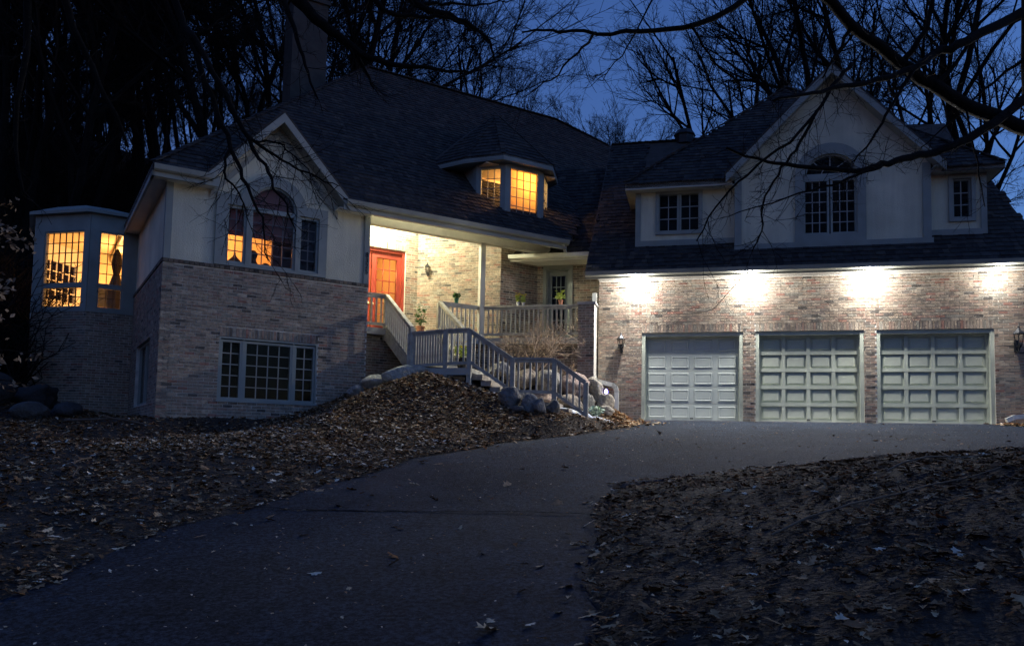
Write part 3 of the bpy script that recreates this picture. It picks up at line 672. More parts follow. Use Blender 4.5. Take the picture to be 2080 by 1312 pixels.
# ---- hexagonal roof dormer ------------------------------------------
D = [(7.90, 2.1), (7.90, .97), (8.47, .36), (9.70, .36), (10.27, .97), (10.27, 2.1)]
def dface(i):
    p, q = D[i], D[i+1]; ang = math.atan2(q[1]-p[1], q[0]-p[0]); return L.sub(p[0], p[1], ang), math.hypot(q[0]-p[0], q[1]-p[1])
wins = {1: (.11, .72, 6.45, 7.58), 2: (.15, 1.08, 6.28, 7.60), 3: (.11, .72, 6.45, 7.58)}
for i in range(5):
    fr, w = dface(i); t = MB(); ops = [wins[i]] if i in wins else []
    for r in rects_minus(0, w, 5.9, 7.80, ops): t.box(fr, r[0], r[1], 0, .08, r[2], r[3])
    t.obj('dormer_wall', M_['trim'], house)
    if i in wins: a0, a1, z0, z1 = wins[i]; window(fr, a0, a1, z0, z1, 4 if i == 2 else 3, 5 if i == 2 else 4, b=.03, fw=.03, mw=.014, fmat='trim', mmat='trim')
E_ = [(7.02, 2.1), (7.55, .98), (8.26, .12), (9.85, .12), (10.60, .98), (10.62, 2.1)]
AP = (9.1, 2.05, 9.80); EZ = 7.82
dr = MB(); er = [L.P(a, b, EZ) for a, b in E_]; apx = L.P(*AP)
dr.prism([L.P(a, b, EZ-.04) for a, b in E_], [L.P(a, b, EZ+.0) for a, b in E_])
dsh = MB()
for i in range(5):
    p, q, r = Vector(er[i]), Vector(er[i+1]), Vector(apx)
    dr.add([tuple(p), tuple(q), tuple(r)], [(0, 1, 2)])
    n = (q-p).cross(r-p).normalized(); h = (r-(p+q)/2).length; rows_ = int(h/.19)
    for j in range(rows_):
        f0, f1 = j/rows_, (j+1.1)/rows_
        A0, B0 = p.lerp(r, f0), q.lerp(r, f0); A1, B1_ = p.lerp(r, min(f1, 1)), q.lerp(r, min(f1, 1))
        wl = (B0-A0).length; x = 0
        while x < wl-.02:
            w = rnd.uniform(.1, .2); t0, t1 = x/wl, min((x+w-.005)/wl, 1); x += w
            v0, v1, v2, v3 = A0.lerp(B0, t0), A0.lerp(B0, t1), A1.lerp(B1_, t1), A1.lerp(B1_, t0); th = rnd.uniform(.018, .03)
            c = rnd.choice(SHK); kk = rnd.uniform(.75, 1.25); c = tuple(y*kk for y in c)
            dsh.hexa([tuple(v0), tuple(v1), tuple(v2), tuple(v3), tuple(v0+n*th), tuple(v1+n*th), tuple(v2+n*.005), tuple(v3+n*.005)], c)
bkp = Vector(L.P(9.1, 4.1, 9.80))
dr.add([apx, er[0], tuple(bkp), L.P(7.0, 2.2, 7.9)], [(0, 2, 3, 1)]); dr.add([apx, er[5], tuple(bkp), L.P(10.7, 2.2, 7.9)], [(0, 1, 3, 2)])
for e, s_ in ((er[0], -1), (er[5], 1)):
    p, q, r = Vector(apx), bkp, Vector(e)
dro = dr.obj('dormer_roof', M_['roofdeck'], house); caps(dsh, er[2], apx, 12, .13); caps(dsh, er[3], apx, 12, .13); caps(dsh, er[1], apx, 14, .13); dsh.obj('shingles', M_['shake'], dro, kind='stuff')
df = MB()
for i in range(5):
    p, q = E_[i], E_[i+1]; ang = math.atan2(q[1]-p[1], q[0]-p[0]); fr = L.sub(p[0], p[1], ang); w = math.hypot(q[0]-p[0], q[1]-p[1]); df.box(fr, 0, w, 0, .03, EZ-.15, EZ+.015)
df.prism([L.P(a, b, EZ-.12) for a, b in E_], [L.P(a, b, EZ-.10) for a, b in E_]); df.obj('dormer_fascia', M_['trim'], house)
# dormer room
rm = MB(); rm.box(L, 7.95, 10.22, 3.2, 3.28, 6.0, 7.7); rm.box(L, 7.92, 7.98, 1.2, 3.2, 6.0, 7.7); rm.box(L, 10.19, 10.25, 1.2, 3.2, 6.0, 7.7)
rm.prism([L.P(a, b, 5.95) for a, b in D[1:5]]+[], [L.P(a, b, 6.0) for a, b in D[1:5]]); rm.box(L, 7.95, 10.2, 1.06, 3.2, 5.9, 6.0); rm.box(L, 7.95, 10.2, .5, 3.2, 7.62, 7.66)
rm.obj('interior_room', M_['wall_in'], house)
bl = MB(); bl.box(L, 8.50, 9.58, .52, .526, 6.30, 7.62); bl.obj('window_blind', M_['sheer'], house)
db_ = MB(); db_.box(L, 7.98, 10.2, 1.62, 1.68, 6.9, 7.66); db_.obj('interior_wall', M_['wall_in'], house)
lamp('dormer_lamp', L.P(9.35, 1.0, 7.38), 9, (1.0, .52, .17), .10)

# ---- porch details -------------------------------------------------
# red double door
fd = MB(); a0, a1, z0, z1 = .22, 2.18, 2.88, 5.48
fd.box(DW, a0, a0+.08, .06, .22, 2.6, z1); fd.box(DW, a1-.08, a1, .06, .22, 2.6, z1); fd.box(DW, a0+.08, a1-.08, .06, .22, z1-.09, z1); fd.box(DW, a0+.08, a1-.08, .05, .22, 2.6, z0)
door = fd.obj('front_door', M_['red'], house)
for x0, x1 in ((.30, 1.185), (1.215, 2.10)):
    f = MB(); st_ = .13
    for r in rects_minus(x0, x1, z0, z1-.10, [(x0+st_, x1-st_, z0+.42, z1-.24)]): f.box(DW, r[0], r[1], .13, .18, r[2], r[3])
    f.obj('door_leaf', M_['red'], door)
    window(DW, x0+st_, x1-st_, z0+.42, z1-.24, 3, 6, b=.135, fw=.015, mw=.022, fmat='red', mmat='red', parent=door, name='door_light')
hd = MB()
for x in (1.13, 1.27): hd.lathe(DW.P(x, .10, 3.86), [(.0, 0), (.03, .01), (.035, .04), (.02, .07), (0, .075)], 8)
hd.obj('door_knob', M_['chrome'], door)
room(DW, .0, 2.5, .24, 3.6, 2.85, 6.1)
lamp('entry_hall_lamp', DW.P(1.3, 1.9, 5.3), 7, (1.0, .44, .13), .12)
cr = MB(); cr.tube([DW.P(1.62, 1.2, 6.1), DW.P(1.62, 1.2, 5.45)], .02, 6); cr.lathe(DW.P(1.62, 1.2, 5.15), [(.05, 0), (.16, .08), (.18, .2), (.04, .3)], 10); cr.obj('chandelier', M_['dark_furn'], house)
ec = MB(); ec.box(DW, 1.22, 1.55, 2.6, 3.0, 2.9, 4.3); ec.obj('hall_cabinet', M_['dark_furn'], house)
# second porch door
d2 = MB(); rectbars(d2, W10, .27, .93, 2.75, 5.10, .05, .02, .2); d2o = d2.obj('side_door', M_['trim'], house)
f = MB()
for r in rects_minus(.32, .88, 2.85, 5.05, [(.40, .80, 3.3, 4.93)]): f.box(W10, r[0], r[1], .1, .14, r[2], r[3])
f.obj('door_leaf', M_['frame'], d2o); window(W10, .40, .80, 3.3, 4.93, 3, 5, b=.1, fw=.012, mw=.02, parent=d2o, name='door_light', fmat='frame', mmat='frame')
d2t = MB()
for r in rects_minus(.17, 1.03, 2.75, 5.25, [(.27, .93, 2.7, 5.10)]): d2t.box(W10, r[0], r[1], -.03, .02, r[2], r[3])
d2t.obj('door_casing', M_['trim'], house)
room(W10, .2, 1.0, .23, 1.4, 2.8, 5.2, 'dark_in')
# connector roof with gutter
CR = G.sub(0, 0)
roof('connector_roof', G, [(-2.75, 1.0), (.1, 1.0), (.1, 4.34), (-2.4, 4.5), (-3.2, 3.2)], 5.36, 1.0, 1.06)
cb = MB(); cb.box(G, -3, .5, 4.34, 4.5, 5.5, 8.85); cb.obj('connector_wall', M_['roofdeck'], house)
gu = MB(); gu.prism([G.P(-2.68, .98, 5.24), G.P(-2.68, .98, 5.37), G.P(-2.68, .86, 5.37), G.P(-2.68, .88, 5.27)][::-1], [G.P(-.2, .98, 5.24), G.P(-.2, .98, 5.37), G.P(-.2, .86, 5.37), G.P(-.2, .88, 5.27)][::-1]); gu.obj('gutter', M_['spout'], house)
so = MB(); so.box(G, -2.7, .1, .98, 1.75, 5.20, 5.235); so.obj('connector_soffit', M_['soffit'], house)
ds = MB(); p0, p1 = L.P(9.90, -.36, 5.52), G.P(-1.05, .95, 5.36); ds.beam(p0, p1, .07, .07); ds.obj('gutter_spout', M_['spout'], house)

# ---- garage wing ---------------------------------------------------
def garage_door(a0, a1, steel):
    m = M_['gdoor_steel'] if steel else M_['gdoor']; x0, x1, z0, z1 = a0+.09, a1-.09, .765, 2.88
    d = MB(); rh = (z1-z0)/5; cw = (x1-x0)/4
    for j in range(5): d.box(G, x0, x1, .20, .25, z0+j*rh+.003, z0+(j+1)*rh-.003)
    gd = d.obj('garage_door', m, house)
    if steel:
        pm = MB()   # raised panel with a moulded border
        w, h = cw-.14, rh-.13
        pts = [(-w/2, -h/2), (w/2, -h/2), (w/2, h/2), (-w/2, h/2)]; sh_ = lambda k, y: [(x*k if False else math.copysign(abs(x)-k, x), y, math.copysign(abs(z)-k, z)) for x, z in pts]
        rings = [sh_(0, -.001), sh_(.012, -.013), sh_(.028, -.013), sh_(.045, -.003), sh_(.06, -.008)]
        vv = [p for r in rings for p in r]; ff = []
        for i in range(4):
            for k in range(4): ff.append((i*4+k, i*4+(k+1) % 4, (i+1)*4+(k+1) % 4, (i+1)*4+k))
        ff.append((16, 17, 18, 19)); pm.add(vv, ff)
    else:
        pm = MB(); w, h = cw-.085, rh-.085
        pm.hexa([(-w/2, 0.0, -h/2), (w/2, 0.0, -h/2), (w/2, .01, -h/2), (-w/2, .01, -h/2), (-w/2, 0, h/2), (w/2, 0, h/2), (w/2, .01, h/2), (-w/2, .01, h/2)])
        w2, h2 = w/2-.03, h/2-.03; w3, h3 = w/2-.075, h/2-.06
        pm.add([(-w2, -.002, -h2), (w2, -.002, -h2), (w2, -.002, h2), (-w2, -.002, h2), (-w3, -.02, -h3), (w3, -.02, -h3), (w3, -.02, h3), (-w3, -.02, h3)], [(4, 5, 6, 7), (0, 1, 5, 4), (1, 2, 6, 5), (2, 3, 7, 6), (3, 0, 4, 7)])
        fm = MB()
        for j in range(6): z = z0+j*rh; fm.box(G, x0, x1, .155, .20, max(z-.042, z0), min(z+.042, z1))
        for i in range(5): x = x0+i*cw; fm.box(G, max(x-.042, x0), min(x+.042, x1), .158, .20, z0, z1)
        fm.obj('door_rails', m, gd)
    me = pm.mesh('panel', m)
    for j in range(5):
        for i in range(4): inst(me, 'panel', gd, G.M(x0+cw*(i+.5), .198, z0+rh*(j+.5)))
    t = MB(); t.box(G, a0, a0+.085, .02, .26, .70, 2.985); t.box(G, a1-.085, a1, .02, .26, .70, 2.985); t.box(G, a0+.085, a1-.085, .03, .26, 2.89, 2.985)
    t.box(G, a0+.085, a0+.105, .14, .2, .70, 2.89); t.box(G, a1-.105, a1-.085, .14, .2, .70, 2.89); t.box(G, a0+.105, a1-.105, .14, .19, 2.86, 2.90)
    t.obj('door_jamb', M_['gdoor'], gd)
    h = MB(); h.box(G, (a0+a1)/2-.04, (a0+a1)/2+.04, .14, .16, .80, .83); h.obj('handle', M_['metal_dark'], gd)
for i, (a0, a1) in enumerate(DOORS): garage_door(a0, a1, i == 0)
gb = MB(); gb.box(G, .02, 10.3, .3, 6, .2, .7); gb.box(G, .02, .1, .25, 6, .7, 5); gb.box(G, .1, 10.3, 5.9, 6, .7, 9); gb.box(G, 10.25, 10.33, .25, 6, .7, 5); gb.obj('garage_core', M_['dark_in'], house)
# lower roof with shakes, left out where the upper storey stands
roof('garage_roof', G, [(-.27, -.5), (10.5, -.5), (10.14, .76), (9.97, 2.15), (9.85, 3.5), (9.22, 3.5), (9.22, .5), (.91, .5), (.91, 4.87), (-.27, 4.87)], 4.50, -.5, 1.0)
roof('garage_roof', G, [(.9, 3.0), (9.6, 3.0), (9.6, 4.87), (.9, 4.87)], 4.50, -.5, 1.0, shakes=False)
fa = MB(); fa.box(G, -.29, 10.5, -.50, -.46, 4.32, 4.50); fa.box(G, -.29, -.25, -.46, 4.8, 4.30, 4.48) if False else None
fa.obj('fascia_board', M_['gutter'], house)
gu = MB(); gu.prism([G.P(-.29, -.505, 4.36), G.P(-.29, -.505, 4.49), G.P(-.29, -.62, 4.49), G.P(-.29, -.60, 4.39)][::-1], [G.P(10.5, -.505, 4.36), G.P(10.5, -.505, 4.49), G.P(10.5, -.62, 4.49), G.P(10.5, -.60, 4.39)][::-1]); gu.obj('gutter', M_['gutter'], house)
so = MB(); so.box(G, -.0, 10.5, -.46, .0, 4.365, 4.39); so.obj('garage_soffit', M_['soffit'], house)
vg = MB(); vg.prism([G.P(-.30, -.5, 4.33), G.P(-.26, -.5, 4.33), G.P(-.26, 4.85, 9.68), G.P(-.30, 4.85, 9.68)], [G.P(-.30, -.5, 4.52), G.P(-.26, -.5, 4.52), G.P(-.26, 4.85, 9.87), G.P(-.30, 4.85, 9.87)]); vg.obj('verge_board', M_['roofdeck'], house)
gw_ = MB(); gw_.prism([G.P(0, 0, 4.36), G.P(0, 4.85, 4.36), G.P(0, 4.85, 9.70)], [G.P(.12, 0, 4.36), G.P(.12, 4.85, 4.36), G.P(.12, 4.85, 9.70)]); gw_.obj('garage_end_wall', M_['stucco'], house)
# upper storey: side pieces, gable, trim
us = MB()
for r in rects_minus(.91, 3.5, 5.15, 6.80, [(1.47, 2.57, 5.66, 6.72)]): us.box(G, r[0], r[1], .32, .5, r[2], r[3])
for r in rects_minus(7.9, 9.22, 5.15, 6.95, [(8.47, 8.92, 5.70, 6.70)]): us.box(G, r[0], r[1], .32, .5, r[2], r[3])
us.box(G, .92, 1.1, .5, 4, 5.2, 6.8); us.box(G, 9.05, 9.21, .5, 4, 5.2, 6.95)
GA = 5.70
ga = arch_pts(GA, .60, 6.92, .50)
for r in rects_minus(3.5, 7.93, 4.98, 6.92, [(5.06, 6.31, 5.40, 6.92)]): us.box(G, r[0], r[1], .12, .4, r[2], r[3])
wall_poly(us, G, [(3.5, 6.92), (5.10, 6.92)]+ga[1:11]+[(GA, 9.42), (3.5, 7.10)], .12, .4); wall_poly(us, G, [(GA, 9.42)]+ga[10:20]+[(6.30, 6.92), (7.93, 6.92), (7.93, 7.10)], .12, .4)
us.obj('stucco_wall', M_['stucco'], house)
tm = MB()
tm.box(G, 3.40, 8.0, .06, .12, 5.02, 5.21); tm.box(G, 3.41, 3.58, .07, .40, 5.21, 7.05); tm.box(G, 7.78, 7.96, .07, .40, 5.21, 7.05)
for r in rects_minus(4.86, 6.51, 5.21, 7.0, [(5.06, 6.31, 5.40, 6.92), (5.1, 6.3, 6.9, 7.1)]): tm.box(G, r[0], r[1], .075, .12, r[2], r[3])
go_ = arch_pts(GA, .82, 6.93, .76)
for i in range(20):
    q = [go_[i], go_[i+1], ga[i+1], ga[i]]; tm.prism([G.P(a, .07, z) for a, z in q], [G.P(a, .118, z) for a, z in q])
tm.box(G, .90, 3.42, .27, .32, 5.30, 5.45); tm.box(G, .90, 1.04, .28, .32, 5.45, 6.72); tm.box(G, 7.96, 9.23, .27, .32, 5.28, 5.44); tm.box(G, 9.10, 9.23, .28, .32, 5.44, 6.8)
rectbars(tm, G, 1.42, 2.62, 5.60, 6.76, .09, .27, .32); rectbars(tm, G, 8.40, 8.99, 5.63, 6.77, .09, .27, .32)
tm.obj('trim_boards', M_['trim'], house)
window(G, 1.48, 2.02, 5.67, 6.71, 2, 3, b=.37); window(G, 2.03, 2.56, 5.67, 6.71, 2, 3, b=.37); window(G, 8.48, 8.91, 5.71, 6.69, 2, 3, b=.37)
window(G, 5.06, 5.67, 5.40, 6.80, 3, 5, b=.17); window(G, 5.70, 6.31, 5.40, 6.80, 3, 5, b=.17)
aw = MB(); gi = arch_pts(GA, .55, 6.93, .45)
for i in range(20):
    q = [ga[i], ga[i+1], gi[i+1], gi[i]]; aw.prism([G.P(a, .14, z) for a, z in q], [G.P(a, .24, z) for a, z in q])
aw.box(G, 5.08, 6.30, .13, .24, 6.80, 6.93); awo = aw.obj('arched_window', M_['frame'], house)
ag = MB(); ag.prism([G.P(a, .188, z) for a, z in gi], [G.P(a, .192, z) for a, z in gi]); ag.obj('pane', M_['glass'], awo)
sp_ = MB(); hub = arch_pts(GA, .2, 6.93, .17, 10)
for p, q in zip(hub[:-1], hub[1:]): sp_.beam(G.P(p[0], .185, p[1]), G.P(q[0], .185, q[1]), .02, .02)
for t in (.25, .5, .75):
    i = int(10*t); p, q = hub[i], gi[int(20*t)]; sp_.beam(G.P(p[0], .185, p[1]), G.P(q[0], .185, q[1]), .018, .018)
sp_.obj('fan_muntin', M_['muntin'], awo)
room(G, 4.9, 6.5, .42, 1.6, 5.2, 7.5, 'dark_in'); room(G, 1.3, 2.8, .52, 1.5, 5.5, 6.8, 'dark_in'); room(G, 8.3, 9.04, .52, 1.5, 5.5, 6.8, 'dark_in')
# upper hip roof
HW = 9.54-.65; pk = (.65+HW/2, HW/2)
roof('upper_roof', G, [(.65, 0), (3.22, 0), (5.70, 2.75), (8.18, 0), (9.54, 0), pk], 6.92, 0, .95)
caps_ = MB(); caps(caps_, G.P(.65, 0, 6.95), G.P(pk[0], pk[1], 6.94+.95*pk[1]), 34); caps(caps_, G.P(9.54, 0, 6.95), G.P(pk[0], pk[1], 6.94+.95*pk[1]), 34); caps(caps_, G.P(-.27, 4.87, 9.87), G.P(4.0, 4.87, 9.87), 20); caps_.obj('ridge_caps', M_['shake'], house, kind='stuff')
hl = Fr(G.P(.65, HW, 0), (-G.i[0], -G.i[1])); roof('hip_roof', hl, [(0, 0), (HW, 0), (HW/2, HW/2)], 6.92, 0, .95, shakes=False)
hr = Fr(G.P(9.54, 0, 0), (G.i[0], G.i[1])); roof('hip_roof', hr, [(0, 0), (HW, 0), (HW/2, HW/2)], 6.92, 0, .95, shakes=False)
uf = MB(); uf.box(G, .65, 3.35, .0, .04, 6.74, 6.92); uf.box(G, .65, .69, .04, 3, 6.74, 6.92); uf.box(G, .69, 3.5, .04, .32, 6.74, 6.765); uf.box(G, .69, .95, .32, 3, 6.74, 6.765); uf.obj('eave_fascia', M_['trim_light'], house); uf = MB(); uf.box(G, 8.0, 9.54, .0, .04, 6.80, 6.94); uf.box(G, 9.50, 9.54, .04, 3, 6.80, 6.94)
uf.box(G, 7.96, 9.5, .04, .32, 6.80, 6.825); uf.box(G, 9.2, 9.5, .32, 3, 6.80, 6.825); uf.obj('eave_fascia', M_['trim_light'], house)
gs = MB(); rake(gs, G, GA, 2.55, 6.98, 9.62, -.22, 3.4, .10); gs.obj('gable_roof', M_['roofdeck'], house)
rk = MB(); rake(rk, G, GA, 2.52, 6.93, 9.54, -.25, -.19, .20); rake(rk, G, GA, 2.48, 6.86, 9.42, -.18, .12, .03, .02); rk.box(G, 3.2, 3.42, -.18, .12, 6.86, 6.90); rk.box(G, 7.98, 8.2, -.18, .12, 6.86, 6.90)
rk.obj('rake_board', M_['trim'], house)
rv = MB(); rv.lathe(G.P(2.05, 4.95, 9.75), [(.30, 0), (.32, .25), (.36, .30), (.25, .46), (.0, .52)], 8); rv.obj('roof_vent', M_['metal_dark'], house)
# downspouts
def spout(pts, w=.085, d=.07, name='downspout'):
    m_ = MB(); P = [Vector(p) for p in pts]; m_.tube(P, w*.62, 8); return m_.obj(name, M_['spout'], house, smooth=False)
m_ = MB()
def bx_path(mb, pts, w, d):
    for p, q in zip(pts[:-1], pts[1:]):
        p = Vector(p); q = Vector(q); e = (q-p).normalized()*.03; mb.beam(p-e, q+e, w, d, up=Vector((G.i[0], G.i[1], 0)))
bx_path(m_, [G.P(-.10, -.09, 4.0), G.P(-.10, -.09, 1.92), G.P(-.07, -.09, 1.80), G.P(.0, -.09, 1.74), G.P(.40, -.09, 1.64), G.P(.47, -.09, 1.58), G.P(.50, -.09, 1.48), G.P(.50, -.09, 1.02)], .11, .09)
m_.beam(G.P(-.10, .3, 4.05), G.P(-.10, -.12, 3.96), .11, .09); m_.obj('downspout', M_['spout'], house)
m_ = MB(); bx_path(m_, [G.P(10.0, -.12, 1.05), G.P(9.85, -.3, .95), G.P(9.45, -.42, .90), G.P(9.32, -.44, .84)], .10, .08); m_.obj('drain_elbow', M_['spout'], house)

# ================================================================ LIGHT FIXTURES
FL = (1.0, .98, .97); gth_ = math.atan2(G.d[1], G.d[0])
for u, pf, lab in ((1.02, 1.0, 'flood bulb under garage eave, above the sconce left of first garage door'), (3.76, 1.08, 'flood bulb under garage eave, above gap between first and second garage doors'), (6.53, 1.15, 'flood bulb under garage eave, above gap between second and third garage doors'), (9.24, .45, 'flood bulb at far right of garage eave, beyond the third garage door centre')):
    o = thing('flood_light', lab, 'flood light', G.P(u, -.30, 4.365), 'flood bulbs along the garage eave')
    h = MB(); h.lathe(G.P(u, -.30, 4.32), [(.05, 0), (.055, .03), (.07, .05), (.07, .065)], 12); h.obj('socket', M_['pot_white'], o)
    bl_ = MB(); bl_.lathe(G.P(u, -.31, 4.27), [(.01, 0), (.05, .012), (.07, .04), (.065, .07), (.04, .10)], 12); bo_ = bl_.obj('bulb', M_['bulb'], o, smooth=True)
    lamp('flood_beam', G.P(u, -.32, 4.23), 7*pf, FL, .05, 'SPOT', (R_(20), 0, gth_), R_(140), 1.0, parent=o)
    lamp('flood_glow', G.P(u, -.48, 4.20), 12.5*pf, FL, .05, parent=o)
    lamp('flood_spill', G.P(u, -.40, 4.23), 52*pf, FL, .05, 'SPOT', (R_(-50), 0, gth_), R_(150), .35, parent=o)
PLP = (5.75, 2.0)
o = thing('porch_ceiling_light', 'white globe light on the porch ceiling above the red front door', 'ceiling light', L.P(*PLP, 6.80))
h = MB(); h.lathe(L.P(*PLP, 6.74), [(.10, 0), (.12, .03), (.12, .06)], 14); h.obj('base', M_['pot_white'], o)
h = MB(); h.lathe(L.P(*PLP, 6.60), [(.02, 0), (.08, .03), (.10, .08), (.08, .14)], 14); h.obj('globe', M_['bulb_warm'], o, smooth=True)
lamp('porch_beam', L.P(*PLP, 6.52), 84, (1.0, .98, .72), .08, parent=o)
def sconce(fr, a, z, lab, size=1.0):
    o = thing('wall_lantern', lab, 'wall lantern', fr.P(a, 0, z), 'unlit wall lanterns')
    m1 = MB(); m1.box(fr, a-.05, a+.05, -.03, 0, z-.16, z+.10); m1.obj('back_plate', M_['metal_dark'], o)
    m1 = MB(); m1.tube([fr.P(a, -.02, z-.12), fr.P(a, -.10, z-.20), fr.P(a, -.17, z-.14), fr.P(a, -.17, z-.05)], .012, 6); m1.obj('arm', M_['metal_dark'], o)
    c = fr.P(a, -.17, z); m1 = MB(); m1.lathe((c[0], c[1], z+.22), [(.13, 0), (.12, .03), (.05, .10), (.03, .13), (.02, .15), (.03, .17), (.0, .20)], 6); m1.obj('cap', M_['metal_dark'], o)
    m1 = MB(); m1.lathe((c[0], c[1], z-.06), [(.02, -.10), (.03, -.04), (.06, 0), (.065, .02)], 6)
    for k in range(6):
        t = 2*math.pi*k/6; m1.tube([(c[0]+.062*math.cos(t), c[1]+.062*math.sin(t), z-.05), (c[0]+.11*math.cos(t), c[1]+.11*math.sin(t), z+.23)], .009, 4)
    m1.obj('cage', M_['metal_dark'], o)
    m1 = MB(); m1.lathe((c[0], c[1], z-.04), [(.055, 0), (.10, .26)], 6); m1.obj('glass_shade', M_['glass'], o)
    o.scale = (size, size, size)
sconce(G, .60, 2.62, 'dark coach lantern on brick beside the downspout and first garage door', .85)
sconce(G, 9.68, 2.60, 'dark coach lantern cut by the frame, right of third garage door')
sconce(W8, .33, 4.92, 'coach lantern on bright porch brick right of the red door', .62)

# ================================================================ DECK AND STAIRS
ZD = 2.86
deck = thing('porch_deck', 'grey painted porch deck with baluster railing in front of red door', 'porch deck', (*L.P(6, .6, 0)[:2], ZD))
dp = [L.P(4.53, .50, 0), L.P(7.95, .50, 0), DK2.P(2.70, -.02, 0), G.P(-.45, 1.6, 0), C3, C2, C1, L.P(4.53, 2.8, 0)]
d = MB(); d.prism([(p[0], p[1], ZD-.10) for p in dp], [(p[0], p[1], ZD) for p in dp]); d.obj('deck_floor', M_['deck'], deck)
d = MB(); d.box(L, 4.54, 7.93, .46, .497, ZD-.17, ZD-.01); d.box(DK2, .02, 2.70, -.06, -.022, ZD-.17, ZD-.01); d.obj('deck_fascia', M_['trim_light'], deck)
bal_me = {}
def railing(parent, p0, p1, h, n, posts=(True, True), rail_w=.10, bot=.10, pw=.10, post_ext=(.0, .0), post_down=(0, 0)):
    p0 = Vector(p0); p1 = Vector(p1); d = p1-p0; flat = Vector((d.x, d.y, 0)); ang = math.atan2(d.y, d.x)
    up = Vector((0, 0, h))
    m1 = MB(); m1.beam(p0+up, p1+up, rail_w, .045); m1.beam(p0+up-Vector((0, 0, .055)), p1+up-Vector((0, 0, .055)), .05, .06); m1.obj('handrail', M_['deck'], parent)
    m1 = MB(); lo = Vector((0, 0, bot)); m1.beam(p0+lo, p1+lo, .045, .07); m1.obj('bottom_rail', M_['deck'], parent)
    key = round(h-bot-.04, 3)
    if key not in bal_me:
        t = MB(); hh = key; t.hexa([(-.019, -.019, 0), (.019, -.019, 0), (.019, .019, 0), (-.019, .019, 0), (-.019, -.019, hh), (.019, -.019, hh), (.019, .019, hh), (-.019, .019, hh)]); bal_me[key] = t.mesh('baluster', M_['deck'])
    for i in range(n):
        q = p0.lerp(p1, (i+1)/(n+1)); inst(bal_me[key], 'baluster', parent, Matrix.Translation(q+Vector((0, 0, bot))) @ Matrix.Rotation(ang, 4, 'Z'))
    for k, q in enumerate((p0, p1)):
        if posts[k]:
            t = MB(); fr = Fr((q.x, q.y), (flat.x/flat.length, flat.y/flat.length)); t.box(fr, -pw/2, pw/2, -pw/2, pw/2, q.z-post_down[k], q.z+h-.02+post_ext[k]); t.obj('post', M_['deck'], parent)
RH = .83; ZR = ZD
railing(deck, L.P(4.58, .54, ZR), L.P(5.22, .54, ZR), RH, 4, (False, True), post_down=(0, .3))
railing(deck, L.P(6.68, .54, ZR), L.P(7.82, .54, ZR), RH, 8, (True, False), post_down=(.3, 0))
railing(deck, DK2.P(.08, .02, ZR), DK2.P(2.66, .02, ZR), RH, 20, (False, True), post_down=(0, .1))
stairs = thing('entry_stairs', 'grey painted stairs with landing and baluster railings climbing to the porch', 'stairs', G.P(-2.0, -2.8, 1.0))
ZL = 1.76
railing(stairs, L.P(5.22, .50, ZD), L.P(5.22, -1.06, ZD-.98), RH, 11, (False, True), post_down=(0, .15), bot=.05)
railing(stairs, L.P(6.68, .50, ZD), L.P(6.68, -.95, ZD-.92), RH, 10, (False, True), post_down=(0, .2), bot=.05)
for i in range(6):
    t = MB(); b1 = .5-i*.26; z = ZD-(i+1)*.163; t.box(L, 5.26, 6.64, b1-.28, b1, z-.05, z); t.obj('tread', M_['deck'], stairs)
    t = MB(); t.box(L, 5.27, 6.63, b1-.02, b1+.0, z, z+.113); t.obj('riser', M_['deck'], stairs)
for s_ in (5.22, 6.68):
    t = MB(); t.beam(L.P(s_, .5, ZD-.16), L.P(s_, -1.10, ZD-1.14), .05, .24); t.obj('stringer', M_['deck'], stairs)
lpz = [G.P(-3.98, -3.34, 0), G.P(-2.44, -3.34, 0), G.P(-2.44, -2.0, 0), L.P(6.7, -1.0, 0), L.P(5.2, -1.05, 0)]
t = MB(); t.prism([(p[0], p[1], ZL-.10) for p in lpz], [(p[0], p[1], ZL) for p in lpz]); t.obj('landing', M_['deck'], stairs)
t = MB(); t.box(G, -3.98, -2.44, -3.36, -3.32, ZL-.16, ZL-.02); t.obj('landing_fascia', M_['trim_light'], stairs)
railing(stairs, G.P(-3.92, -3.30, ZL-.02), G.P(-3.05, -3.30, ZL+.04), .83, 13, (True, True), bot=.06, post_down=(.45, .35))
railing(stairs, G.P(-3.05, -3.30, ZL+.04), G.P(-2.49, -3.30, ZL+.06), .83, 3, (False, True), bot=.06, post_down=(0, .75))
railing(stairs, G.P(-2.49, -3.30, ZL+.05), G.P(-1.48, -3.30, ZL-.62), .83, 8, (False, True), bot=.10, post_down=(0, .25))
railing(stairs, G.P(-1.48, -3.30, ZL-.62), G.P(-.53, -3.30, ZL-.64), .83, 6, (False, True), bot=.10, post_down=(0, .25))
railing(stairs, G.P(-.53, -3.30, ZL-.64), G.P(.17, -3.30, ZL-1.14), .83, 4, (False, True), bot=.10, post_down=(0, .30))
for i in range(5):
    t = MB(); a0 = -2.44+i*.21; z = ZL-(i+1)*.14; t.box(G, a0, a0+.24, -3.22, -2.1, z-.12, z); t.obj('tread', M_['tread'], stairs)
t = MB(); t.box(G, -1.38, -.50, -3.22, -2.1, ZL-.86, ZL-.76); t.obj('lower_landing', M_['tread'], stairs)
for i in range(3):
    t = MB(); a0 = -.5+i*.25; z = ZL-.76-(i+1)*.13; t.box(G, a0, a0+.28, -3.2, -2.1, z-.14, z); t.obj('tread', M_['tread'], stairs)
t = MB(); t.box(G, -2.6, -2.44, -3.25, -2.1, 1.0, ZL-.1); t.obj('landing_support', M_['dark_furn'], stairs)

